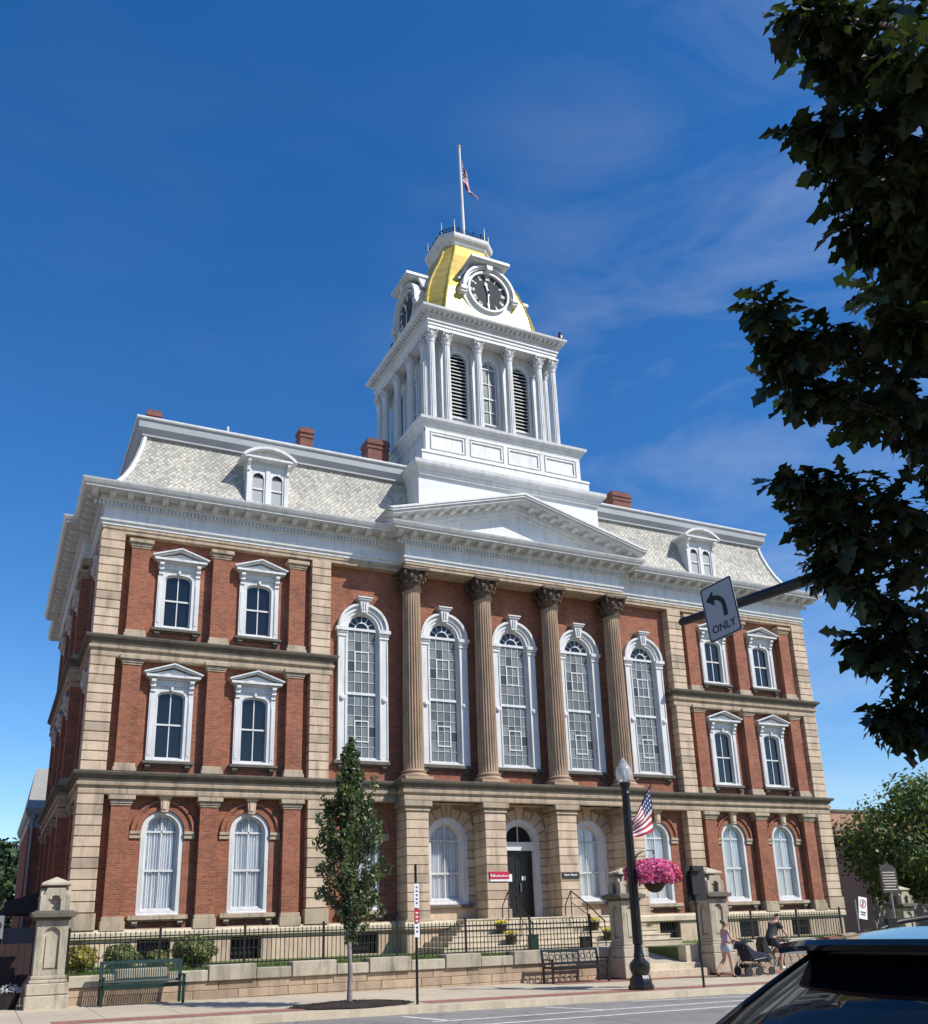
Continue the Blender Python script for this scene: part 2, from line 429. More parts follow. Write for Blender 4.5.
M_['oldbrick'] = brick_mat('old_orange_brick', (.40, .20, .11), (.30, .13, .08), (.38, .30, .22))
M_['shingle'] = basic('grey_shingle', (.30, .29, .27), .85, .2, 6, fine=18)
# ================================================================ COURTHOUSE
CH = tag(empty('courthouse'), 'red brick courthouse with sandstone trim, slate mansard roof, white clock tower and gold dome', 'courthouse')
XW, XP, D = 16.5, 5.18, 18.75          # half width, half portico, depth
SX, SY0, SY1 = 16.85, 3.65, 15.1       # side pavilion
def ring(px=XP, py=-.6, e=0.0):
    return [(-XW-e, -e), (-px-e, -e), (-px-e, py-e), (px+e, py-e), (px+e, -e), (XW+e, -e), (XW+e, SY0-e), (SX+e, SY0-e), (SX+e, SY1+e), (XW+e, SY1+e),
            (XW+e, D+e), (-XW-e, D+e), (-XW-e, SY1+e), (-SX-e, SY1+e), (-SX-e, SY0-e), (-XW-e, SY0-e)]
FRONT = Matrix.Identity(4)
def side_m(x, y): # local x right, y inward -> left flank of the building
    return Matrix.Translation((x, y, 0)) @ Matrix.Rotation(-pi/2, 4, 'Z')

def wall_face(mb, u0, u1, z0, z1, y0, th, ops):
    """ops: (uc, hw, zb, zs, arched)"""
    u = u0
    for uc, hw, zb, zs, ar in sorted(ops):
        mb.box(u, uc-hw, y0, y0+th, z0, z1)
        if zb > z0: mb.box(uc-hw, uc+hw, y0, y0+th, z0, zb)
        if ar:
            mb.prism([(uc-hw, z1), (uc-hw, zs)] + arc(uc, zs, hw, 180, 0, 16)[1:-1] + [(uc+hw, zs), (uc+hw, z1)], y0, y0+th)
        elif zs < z1: mb.box(uc-hw, uc+hw, y0, y0+th, zs, z1)
        u = uc+hw
    mb.box(u, u1, y0, y0+th, z0, z1)

WC = (13.76, 10.82)                    # wing window centres
FL1, FL2, FL3 = (-.45, 4.2), (4.2, 8.85), (8.85, 14.5)
opsG = lambda cs: [(c, .69, -.03, 2.66, True) for c in cs]
ops2 = lambda cs: [(c, .55, 5.0, 7.68, False) for c in cs]
ops3 = lambda cs: [(c, .55, 9.72, 12.03, False) for c in cs]
mb = MB()
for s in (-1, 1):
    a, b = sorted((s*15.9, s*8.3)); cs = [s*c for c in WC]
    wall_face(mb, a, b, *FL1, .3, .45, opsG(cs)); wall_face(mb, a, b, *FL2, .3, .45, ops2(cs)); wall_face(mb, a, b, *FL3, .3, .45, ops3(cs))
    a, b = sorted((s*8.3, s*5.0))
    wall_face(mb, a, b, -.45, 4.2, .35, .45, opsG([s*6.68]))
TALL = [-6.68, -3.21, 0, 3.21, 6.68]
wall_face(mb, -8.3, 8.3, 4.2, 14.5, .35, .45, [(c, .68, 5.33, 10.5, True) for c in TALL])
# flank walls
SWIN = [1.85, 5.9, 9.37, 12.85, 16.9]
mb.M = side_m(-16.2, 0)
for (a, b, y0, cs) in ((-3.65, -.8, .0, [-1.85]), (-15.1, -3.65, -.35, [-5.9, -9.37, -12.85]), (-17.95, -15.1, .0, [-16.9])):
    for z, fn in ((FL1, opsG), (FL2, ops2), (FL3, ops3)):
        wall_face(mb, a, b, *z, y0, .45, fn(cs))
mb.M = None
for a, b, x in ((.8, 3.65, 16.2), (3.65, 15.1, 16.55), (15.1, 17.95, 16.2)):
    mb.box(x-.45, x, a, b, -.45, 14.5)
mb.box(-15.9, 15.9, 18.0, 18.45, -.45, 14.5)
mb.build('brick_wall', M_['brick'], CH)
# brick pilasters
PIL = (15.175, 12.3, 9.41)
ST = ((-.05, 3.45), (4.85, 8.24), (9.5, 12.55))
def pilaster(M, u, hw=.305):
    for (z0, z1) in ST:
        mb = MB(); caps = MB(); base = MB(); mb.M = caps.M = base.M = M
        mb.box(u-hw, u+hw, .0, .31, z0, z1)
        # base mouldings
        base.box(u-hw-.07, u+hw+.07, -.09, .3, z0-.44 if z0 < 0 else z0-.27, z0-.14)
        base.box(u-hw-.035, u+hw+.035, -.05, .3, z0-.14, z0)
        # caps
        caps.box(u-hw-.02, u+hw+.02, -.03, .3, z1, z1+.07)
        caps.box(u-hw-.05, u+hw+.05, -.06, .3, z1+.07, z1+.19)
        caps.box(u-hw-.12, u+hw+.12, -.13, .3, z1+.19, z1+.33)
        o = mb.build('brick_pilaster', M_['brick'], CH); caps.build('pilaster_capital', M_['stone_smooth'], o, bevel=.012); base.build('pilaster_base', M_['stone_smooth'], o, bevel=.012)
for s in (-1, 1):
    for p in PIL: pilaster(None, s*p)
for M, us in ((side_m(-16.5, 0), (-3.2,)), (side_m(-16.85, 0), (-4.1, -7.6, -11.1, -14.6)), (side_m(-16.5, 0), (-15.6,))):
    for u in us: pilaster(M, u, .28)
# quoins: blocks with joints
def quoin(x0, x1, y0, y1, zr):
    for z0, z1 in zr:
        mb = MB(); core = MB()
        if z0 < 1: core.box(x0-.05, x1+.05, y0-.05, y1-.01, -.45, .06)
        n = max(1, round((z1-z0)/.325)); h = (z1-z0)/n
        core.box(x0+.035, x1-.035, y0+.035, y1-.01, z0, z1)
        for i in range(n): mb.box(x0, x1, y0, y1, z0+i*h+.017, z0+(i+1)*h-.017)
        o = mb.build('quoin', M_['stone'], CH, bevel=.012); core.build('quoin_joint', M_['stone_smooth'], o, bevel=.01)
ZQ = ((.08, 3.8), (4.56, 8.46), (9.23, 13.04))
for s in (-1, 1):
    a, b = sorted((s*16.55, s*15.74)); quoin(a, b, -.05, .82, ZQ)
    a, b = sorted((s*8.86, s*8.1)); quoin(a, b, -.05, .5, ZQ)
    a, b = sorted((s*16.55, s*15.74)); quoin(a, b, 17.95, 18.8, ZQ)
# basement
mb = MB()
BW = [-13.86, -10.88, -6.68, 6.68, 10.88, 13.86]
mb2 = MB()
for a, b, cs in ((-16.5, -5.3, BW[:3]), (5.3, 16.5, BW[3:])):
    wall_face(mb, a, b, -1.9, -.44, .0, .5, [(c, .52, -1.5, -.78, False) for c in cs])
mb.box(-5.3, 5.3, -.6, .5, -1.9, -.62)
mb.M = side_m(-16.5, 0)
wall_face(mb, -18.7, 0, -1.9, -.44, .0, .5, [(-c, .52, -1.5, -.78, False) for c in SWIN]); mb.M = None
mb.box(16.0, 16.5, 0.01, 18.7, -1.9, -.44); mb.box(-16.4, 16.4, 18.2, 18.7, -1.9, -.44)
mb.build('basement_wall', M_['stone'], CH, bevel=.01)
mb = MB()
mb.sweep(ring(5.35, -.65), [(-.3, -.74), (.08, -.74), (.1, -.72), (.1, -.55), (.04, -.47), (.04, -.44), (-.3, -.44)], True)
mb.build('water_table', M_['limestone'], CH)
for i, c in enumerate(BW):
    m = MB(); 
    for k in range(7): m.box(c-.5+k*.155, c-.47+k*.155, .08, .11, -1.5, -.78)
    m.box(c-.52, c+.52, .07, .12, -1.16, -1.12); w = m.build('basement_window', M_['iron'], CH)
    m = MB(); m.box(c-.52, c+.52, .3, .32, -1.5, -.78); m.build('pane', M_['dark'], w)
# belts
b1 = [(-.4, 3.8), (.03, 3.8), (.05, 3.84), (.05, 3.96), (.02, 3.99), (.02, 4.06), (.11, 4.1), (.12, 4.19), (.05, 4.22), (.05, 4.3), (-.4, 4.3)]
b1t = [(-.4, 4.3), (.07, 4.3), (.12, 4.34), (.14, 4.4), (.22, 4.43), (.25, 4.5), (.25, 4.545), (-.4, 4.6)]
mb = MB(); mb.sweep(ring(5.35, -.65), b1, True); mb.build('lower_belt_course', M_['stone_smooth'], CH)
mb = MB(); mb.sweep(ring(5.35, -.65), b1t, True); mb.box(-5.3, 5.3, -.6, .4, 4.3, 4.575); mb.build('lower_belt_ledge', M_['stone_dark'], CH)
up = [(x, z+4.66) for x, z in b1]; upt = [(x, z+4.66+.0) for x, z in b1t]
pl = [(-8.05, .4), (-8.05, 0), (-16.5, 0), (-16.5, SY0), (-SX, SY0), (-SX, SY1), (-16.5, SY1), (-16.5, D)][::-1]
pr = [(-x, y) for x, y in pl][::-1]
for p in (pl, pr):
    mb = MB(); mt = MB(); mb.sweep(p, up); mt.sweep(p, upt)
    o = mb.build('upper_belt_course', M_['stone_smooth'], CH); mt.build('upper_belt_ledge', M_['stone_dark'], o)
# entablature
ent_stone = [(-.4, 13.04), (.0, 13.04), (.0, 13.16), (.035, 13.18), (.035, 13.3), (-.4, 13.3)]
ent_white = [(-.4, 13.3), (.06, 13.3), (.06, 13.39), (.12, 13.43), (.13, 13.5), (.03, 13.52), (.03, 13.92), (.1, 13.95), (.1, 14.12), (.2, 14.15), (.2, 14.2),
             (.2, 14.4), (.74, 14.4), (.74, 14.47), (.8, 14.5), (.86, 14.6), (.88, 14.66), (.84, 14.68), (-.4, 14.76)]
mb = MB(); mb.sweep(ring(), ent_stone, True)
mb.box(-8.1, -5.1, -.0+.01, .5, 13.06, 13.29); mb.box(5.1, 8.1, .01, .5, 13.06, 13.29); mb.box(-5.12, 5.12, -.55, .5, 13.06, 13.29)
mb.build('architrave', M_['stone_smooth'], CH)
mb = MB(); mb.sweep(ring(), ent_white, True)
def bracket_run(mb, p, q, inset=(0, 0), mod=True, step=.6):
    p, q = Vector(p), Vector(q); d = q-p; L = d.length; d.normalize(); nrm = Vector((d.y, -d.x))
    a = math.atan2(d.y, d.x)
    old = mb.M
    mb.M = Matrix.Translation((p.x, p.y, 0)) @ Matrix.Rotation(a, 4, 'Z')   # local x along, -y outward
    lo, hi = -inset[0], L+inset[1]
    n = max(1, round((hi-lo)/step)); st = (hi-lo)/n
    if mod:
        for i in range(n+1):
            u = lo+i*st
            mb.prism([(-.2, 14.39), (-.2, 14.23), (-.5, 14.23), (-.62, 14.29), (-.62, 14.39)], u-.1, u+.1, 'x')
            mb.box(u-.12, u+.12, -.66, -.2, 14.36, 14.395)
    k = int((hi-lo)/.135)
    for i in range(k+1):
        u = lo + (i+.5)*(hi-lo)/(k+1)
        mb.box(u-.036, u+.036, -.17, -.09, 13.99, 14.13)
    mb.M = old
rg = ring()
for i in range(len(rg)):
    p, q = rg[i], rg[(i+1) % len(rg)]
    if i in (9, 10, 11, 5, 6, 7, 8): continue
    if math.hypot(p[0]-q[0], p[1]-q[1]) < 1: continue
    bracket_run(mb, p, q, {0: (.42, -.95), 2: (.42, .42), 4: (-.95, .42)}.get(i, (.0, .0)))
mb.build('main_cornice', M_['white'], CH)
# pediment
PA, PX = 16.35, 5.85
sl = math.atan2(PA-14.75, PX)
mb = MB(); mb.prism([(-5.3, 14.72), (5.3, 14.72), (0, 16.15)], -.6, -.35); pd = mb.build('pediment', M_['white'], CH)
mb = MB(); mb.prism([(-5.6, 14.72), (5.6, 14.72), (0, 16.3)], -.35, 1.0); mb.build('gable', M_['white'], pd)
rake = MB()
for s in (-1, 1):
    # local: x along rake from eave to apex, z up normal, y depth
    L = math.hypot(PX+.28, PA-14.68)
    a = math.atan2(PA-14.68, PX+.28)
    M = Matrix.Scale(s, 4, (1, 0, 0)) @ Matrix.Translation((-PX-.28, 0, 14.68)) @ Matrix.Rotation(-a, 4, 'Y')
    rake.M = M
    e = math.tan(a)
    def bar(y0, y1, z0, z1):  # clipped at the apex by a vertical cut
        rake.prism([(0 if z0 > .5 else (.2), z0), (L + z0*e, z0), (L + z1*e, z1), (0, z1)], y0, y1)
    bar(-.72, 1.0, -.26, -.12); bar(-.82, 1.0, -.12, .05); bar(-1.38, 1.0, .2, .3); bar(-1.46, .9, .3, .38); bar(-1.5, .8, .38, .47); bar(-.84, 1.0, .05, .2)
    n = int(L/.6)
    for i in range(n):
        u = .75+i*.6*(L-.7)/(n*.6)
        rake.box(u-.1, u+.1, -1.24, -.8, .06, .2)
    k = int(L/.135)
    for i in range(3, k): rake.box(i*.135, i*.135+.072, -.8, -.7, -.11, 0)
rake.M = None
rake.build('raking_cornice', M_['white'], pd)
# ------------------------------------------------ stone portico ground floor
mb = MB(); PWZ = 2.46
def rust(mb, u0, u1, y0, y1, z0, z1, ops, h=.33):
    """rusticated courses split around openings"""
    n = round((z1-z0)/h); h = (z1-z0)/n
    for i in range(n):
        a, b = z0+i*h+.014, z0+(i+1)*h-.014
        cur = u0
        for uc, hw, zb, zs in ops:
            if b <= zb: continue
            w = hw
            if a > zs+hw: continue
            cc = cur
            w = hw if b < zs else max(0, hw)
            mb.box(cur, uc-w, y0, y1, a, b); cur = uc+w
        mb.box(cur, u1, y0, y1, a, b)
POPS = [(-3.21, 1.2, .1, 2.46), (0, 1.2, -.45, 2.46), (3.21, 1.2, .1, 2.46)]
rust(mb, -4.6, 4.6, .4, .8, -.44, 3.8, POPS)
for uc in (-3.21, 0, 3.21):
    # voussoirs
    for i in range(9):
        a0, a1 = 180-i*20, 180-(i+1)*20
        ri, ro = .86, 1.26+(.12 if i % 2 == 0 else 0)
        mb.band(arc(uc, PWZ, ro, a0-.8, a1+.8, 3), arc(uc, PWZ, ri, a0-.8, a1+.8, 3), .37, .8)
    for s in (-1, 1):
        zb = -.44 if uc == 0 else .1
        n = round((PWZ-zb)/.33); h = (PWZ-zb)/n
        for i in range(n):
            a, b = sorted((uc+s*.86, uc+s*1.21)); mb.box(a, b, .385, .8, zb+i*h+.014, zb+(i+1)*h-.014)
for uc in (-3.21, 3.21): mb.box(uc-1.2, uc+1.2, .39, .8, -.44, .06)
for s in (-1, 1):
    for c in (1.61, 4.85):
        rust(mb, s*c-.45, s*c+.45, -.62, .395, -.1 if c < 3 else -.44, 3.42, [])
po = mb.build('rusticated_portico', M_['stone'], CH, bevel=.012)
mb = MB()
for s in (-1, 1):
    for c in (1.61, 4.85):
        x = s*c
        mb.box(x-.42, x+.42, -.59, .42, -.62, 3.6)
        mb.box(x-.52, x+.52, -.7, .41, -.62, -.12 if c < 3 else -.4)
        mb.box(x-.5, x+.5, -.67, .41, 3.43, 3.5); mb.box(x-.46, x+.46, -.63, .41, 3.5, 3.6); mb.box(x-.56, x+.56, -.74, .41, 3.6, 3.79)
mb.box(-5.28, 5.28, .44, .8, -.6, 3.85); 
mb.box(-5.3, 5.3, .0, .6, 3.7, 3.85)
bb = MB()
for a, b in ((-4.6, -4.07), (-2.35, -.86), (.86, 2.35), (4.07, 4.6)): bb.box(a, b, .43, .79, -.6, 3.82)
# back sheet with openings so windows stay open
m2 = MB(); wall_face(m2, -5.28, 5.28, -.6, 3.85, .44, .36, [(-3.21, .87, .1, 2.46, True), (0, .87, -.45, 2.46, True), (3.21, .87, .1, 2.46, True)])
for s in (-1, 1):
    for c in (1.61, 4.85):
        x = s*c; mb2 = MB()
        mb2.box(x-.42, x+.42, -.59, .42, -.62, 3.6)
        mb2.box(x-.52, x+.52, -.7, .41, -.62, -.12 if c < 3 else -.4)
        mb2.box(x-.5, x+.5, -.67, .41, 3.43, 3.5); mb2.box(x-.46, x+.46, -.63, .41, 3.5, 3.6); mb2.box(x-.56, x+.56, -.74, .41, 3.6, 3.79)
        mb2.build('pier', M_['stone_smooth'], po, bevel=.01)
m2.build('backing_wall', M_['stone_smooth'], po)
mb = MB(); mb.box(-5.3, 5.3, -.6, .38, 3.70+.1, 3.84); mb.build('porch_soffit', M_['stone_smooth'], po)
# ------------------------------------------------ columns
def fluted(mb, r0, r1, z0, z1, fl=22):
    n = fl*4; prof = []
    N_ = 9; pts = []; 
    for i in range(N_+1):
        t = i/N_; z = z0+(z1-z0)*t
        r = r0 + (r1-r0)*(t**1.6)
        ends = 0 if (i == 0 or i == N_) else 1
        for k in range(n):
            a = 2*pi*k/n
            dpt = (.13 if k % 4 in (1, 2) else (.11 if k % 4 == 3 and False else 0))*r*ends
            if k % 4 == 3: dpt = .0
            pts.append(((r-dpt)*math.cos(a), (r-dpt)*math.sin(a), z))
    f = []
    for i in range(N_):
        for k in range(n): f.append((i*n+k, i*n+(k+1) % n, (i+1)*n+(k+1) % n, (i+1)*n+k))
    mb.add(pts, f)
def column_base(mb, r, z):
    mb.box(-r*1.42, r*1.42, -r*1.42, r*1.42, z, z+r*.3)
    mb.lathe(0, 0, [(r*1.38, z+r*.3), (r*1.42, z+r*.42), (r*1.36, z+r*.56), (r*1.16, z+r*.6), (r*1.12, z+r*.72), (r*1.22, z+r*.78), (r*1.24, z+r*.88), (r*1.05, z+r*.95), (r*1.0, z+r*1.05)], 28)
    return z+r*1.02
def acanthus(mb, r, z, h):
    mb.lathe(0, 0, [(r*1.0, z), (r*1.12, z+.02*h), (r*1.12, z+.06*h), (r*.98, z+.08*h), (r*.95, z+.5*h), (r*1.05, z+.75*h), (r*1.25, z+.88*h)], 20)
    def leaf(th, z0, hh, w, rr, curl):
        c, s_ = math.cos(th), math.sin(th)
        prof = [(rr, 0, w*.7), (rr+.04*r, .35, w*.95), (rr+.16*r, .62, w*1.1), (rr+.42*r, .86, w*1.0), (rr+curl*.9, .97, w*.8), (rr+curl*1.08, .86, w*.55), (rr+curl*1.0, .70, w*.25)]
        pts = []
        for q, t, ww in prof:
            for k, off in ((-1, -.04*r), (-.5, .03*r), (0, .07*r), (.5, .03*r), (1, -.04*r)):
                x, y = q+off, k*ww/2
                pts.append((x*c-y*s_, x*s_+y*c, z0+hh*t - abs(k)*.06*hh))
        f = [(i*5+j, i*5+j+1, i*5+j+6, i*5+j+5) for i in range(len(prof)-1) for j in range(4)]
        mb.add(pts, f)
    for k in range(8): leaf(2*pi*k/8, z+.06*h, .38*h, r*.72, r*1.0, r*.42)
    for k in range(8): leaf(2*pi*(k+.5)/8, z+.1*h, .62*h, r*.7, r*1.0, r*.55)
    for k in range(4):   # corner volutes
        a = pi/4+k*pi/2; c, s_ = math.cos(a), math.sin(a)
        pts = [(r*1.1*c, r*1.1*s_, z+.5*h), (r*1.3*c, r*1.3*s_, z+.72*h), (r*1.62*c, r*1.62*s_, z+.85*h), (r*1.82*c, r*1.82*s_, z+.8*h), (r*1.78*c, r*1.78*s_, z+.7*h), (r*1.62*c, r*1.62*s_, z+.72*h)]
        mb.tube(pts, [r*.12, r*.14, r*.16, r*.17, r*.16, r*.1], 6)
        leaf(a, z+.35*h, .42*h, r*.45, r*1.05, r*.6)
        b = k*pi/2
        mb.sphere((r*1.35*math.cos(b), r*1.35*math.sin(b), z+.88*h), r*.16, 8, 5)
    # abacus with concave sides
    out = []
    for k in range(4):
        a0 = pi/4+k*pi/2
        for t in range(6):
            q = t/6; a = a0+q*pi/2
            p0 = Vector((math.cos(a0), math.sin(a0)))*r*2.15; p1 = Vector((math.cos(a0+pi/2), math.sin(a0+pi/2)))*r*2.15
            p = p0.lerp(p1, q); p = p*(1-.13*math.sin(pi*q)); out.append((p.x, p.y))
    mb.prism(out, z+.88*h, z+h, 'z')
def make_column(name, r, rt, z0, zc, z1, m, mc, parent, loc, fl=22):
    a = MB(); zz = column_base(a, r, 0); fluted(a, r, rt, zz, zc-z0-.02, fl); a.lathe(0, 0, [(rt*1.0, zc-z0-.04), (rt*1.12, zc-z0-.02), (rt*1.12, zc-z0+.03), (rt, zc-z0+.05)], 24)
    o = a.build(name, m, parent, (loc[0], loc[1], z0), smooth=25)
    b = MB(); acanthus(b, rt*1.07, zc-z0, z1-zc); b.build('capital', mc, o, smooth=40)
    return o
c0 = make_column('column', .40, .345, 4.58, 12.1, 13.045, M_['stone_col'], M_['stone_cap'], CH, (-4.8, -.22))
for x in (-1.615, 1.615, 4.8): copy_tree(c0, CH, (x, -.22, 4.58))
# ------------------------------------------------ windows
def sash(mb, hw, zb, zs, y, rail, arched=True, bar=.055, seg=0):
    if arched: o = archpoly(hw, zb, zs); i_ = archpoly(hw-bar, zb+bar*1.6, zs)
    mb.band(o, i_, y, y+.05, closed=True)
    mb.box(-.022, .022, y+.005, y+.045, zb+.05, zs+hw-.04)
    mb.box(-hw+.02, hw-.02, y-.01, y+.04, rail-.035, rail+.035)
    mb.box(-hw+.02, hw-.02, y+.005, y+.045, zs-.03, zs+.03)
def curtain(hw, z0, z1, y, arched=True):
    mb = MB(); n = 60; top = []
    pts = []
    for i in range(n+1):
        x = -hw+2*hw*i/n
        g = abs(x)/hw
        yy = y + .035*math.sin(i*1.3)+.02*math.sin(i*.47+1)
        zt = z1 + (math.sqrt(max(0, hw*hw-x*x)) if arched else 0)
        pts += [(x, yy, z0), (x, yy, zt)]
    mb.add(pts, [(2*i, 2*i+2, 2*i+3, 2*i+1) for i in range(n)])
    return mb
def brackets(mb, w, z, d=.16):
    for s in (-1, 1): mb.prism([(0, z), (-d, z), (-d, z-.05), (-.05, z-.16), (0, z-.16)], s*w-.09, s*w+.09, 'x')
# G: arched ground-floor window (brick wall)
def win_ground(parent, loc, rz=0.0):
    S = 2.69
    m = MB()
    m.band(archpoly(.69, 0, S), archpoly(.555, .12, S), .02, .24, closed=True)
    m.band(archpoly(.6, .1, S), archpoly(.53, .16, S), .1, .26, closed=True)
    m.prism([(.02, 0), (-.02, .0), (-.02, .04), (.2, .15), (.26, .15), (.26, 0)], -.66, .66, 'x')
    w = m.build('ground_window', M_['white'], parent, loc); w.rotation_euler[2] = rz
    m = MB(); sash(m, .53, .14, S, .19, 1.42); m.build('sash', M_['white'], w)
    m = MB(); m.prism(archpoly(.5, .16, S), .215, .22); m.build('pane', M_['pane_clear'], w)
    curtain(.54, .12, S, .27).build('curtain', M_['curtain'], w)
    m = MB()
    m.band(arc(0, S, .86, 0, 180, 20), arc(0, S, .705, 0, 180, 20), -.05, .02)
    m.band(arc(0, S, .95, 0, 180, 20), arc(0, S, .89, 0, 180, 20), -.05, .02)
    m.band(arc(0, S, 1.03, 0, 180, 20), arc(0, S, .95, 0, 180, 20), -.1, .02)
    m.build('brick_arch', M_['brick'], w)
    for s in (-1, 1):
        m = MB(); a, b = sorted((s*.7, s*1.06)); m.box(a, b, -.1, .02, S-.1, S); m.box(a, b, -.06, .02, S-.24, S-.1); m.build('impost', M_['stone_smooth'], w, bevel=.008)
    m = MB()
    m.box(-.95, .95, -.19, .03, -.14, .0); m.box(-.9, .9, -.12, .03, -.19, -.14); brackets(m, .72, -.19, .14)
    m.build('stone_sill', M_['stone_smooth'], w, bevel=.008)
    m = MB(); m.prism([(-.11, .62), (.11, .62), (.17, 1.12), (-.17, 1.12)], -.2, .02); m.box(-.21, .21, -.24, .02, 1.06, 1.16); m.box(-.06, .06, -.24, -.2, .7, .98); m.box(-.09, -.05, -.23, -.19, .72, 1.04); m.box(.05, .09, -.23, -.19, .72, 1.04)
    m.v = [(x, y, z+S) for x, y, z in m.v]; m.build('keystone', M_['stone'], w, bevel=.01)
    return w
# R: pedimented window
def win_hood(parent, loc, H, rz=0.0, name='pedimented_window'):
    gt = H-.44      # glass top (crown of the segmental arch)
    m = MB()
    segt = lambda hw, z: [(-hw, z-.12)] + [(hw*math.sin(t), z-.12+.12*math.cos(t*pi/2/(pi/2))) for t in [(-80+16*i)*pi/180 for i in range(11)]] + [(hw, z-.12)]
    def opening(hw, zb, zt):
        pts = [(-hw, zb), (-hw, zt-.16)]
        for i in range(1, 12):
            x = -hw+2*hw*i/12; pts.append((x, zt-.16+.16*math.sqrt(max(0, 1-(x/hw)**2*.9))))
        return pts + [(hw, zt-.16), (hw, zb)]
    # casing with shaped opening: band between outline and opening (same count)
    ip = opening(.47, .10, gt); n = len(ip)
    op = [(-.72, 0), (-.72, gt-.16)] + [(-.72+1.44*i/12, gt+.25) for i in range(1, 12)] + [(.72, gt-.16), (.72, 0)]
    m.band(op, ip, -.07, .1, closed=True)
    ip2 = opening(.50, .08, gt+.05); 
    for s in (-1, 1):
        a, b = sorted((s*.74, s*.58)); m.box(a, b, -.1, .06, 0, gt-.05)
        a, b = sorted((s*.7, s*.6)); m.box(a, b, -.115, -.09, .2, gt-.35)
    m.prism([(.1, 0), (-.12, 0), (-.12, .05), (.0, .12), (.1, .12)], -.74, .74, 'x')
    w = m.build(name, M_['white'], parent, loc); w.rotation_euler[2] = rz
    m = MB(); ia = opening(.43, .16, gt-.05); oa = opening(.48, .10, gt); m.band(oa, ia, .06, .13, closed=True)
    m.box(-.018, .018, .07, .12, .15, gt-.03); mid = .12+(gt-.12)*.5; m.box(-.46, .46, .05, .12, mid-.03, mid+.03)
    m.build('sash', M_['white'], w)
    m = MB(); m.box(-.47, .47, .1, .105, .14, gt); m.build('pane', M_['pane'], w)
    m = MB(); m.box(-.5, .5, .3, .31, .1, gt+.1); m.build('dark_room_backing', M_['dark'], w)  # near-black sheet standing in for the darkness of the unlit room
    # hood
    m = MB(); z = H-.06
    m.box(-.76, .76, -.12, .02, gt+.16, z)
    m.box(-.82, .82, -.2, .02, z, z+.06); m.box(-.92, .92, -.36, .02, z+.06, z+.14)
    m.prism([(-.86, z+.14), (.86, z+.14), (0, z+.38)], -.2, .02)
    L = math.hypot(.97, .33); a = math.atan2(.33, .97)
    for s in (-1, 1):
        m.M = Matrix.Scale(s, 4, (1, 0, 0)) @ Matrix.Translation((-.97, 0, z+.13)) @ Matrix.Rotation(-a, 4, 'Y')
        m.prism([(.02, 0), (L-.0, 0), (L+.05*math.tan(a), .05), (0, .05)], -.36, .02); m.prism([(0, .05), (L+.05*math.tan(a), .05), (L+.1*math.tan(a), .1), (-.02, .1)], -.41, .02)
    m.M = None
    for s in (-1, 1):
        x = s*.65
        m.prism([(0, z), (-.3, z), (-.3, z-.1), (-.2, z-.16), (-.22, z-.26), (-.14, z-.34), (-.15, z-.42), (-.1, z-.48), (0, z-.48)], x-.075, x+.075, 'x')
    m.box(-.04, .04, -.15, -.1, gt+.02, gt+.14)
    m.build('hood', M_['white'], w)
    m = MB(); m.box(-.86, .86, -.2, .03, -.1, -.0); m.box(-.82, .82, -.13, .03, -.15, -.1); brackets(m, .66, -.15, .16)
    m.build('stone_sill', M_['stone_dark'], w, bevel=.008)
    return w
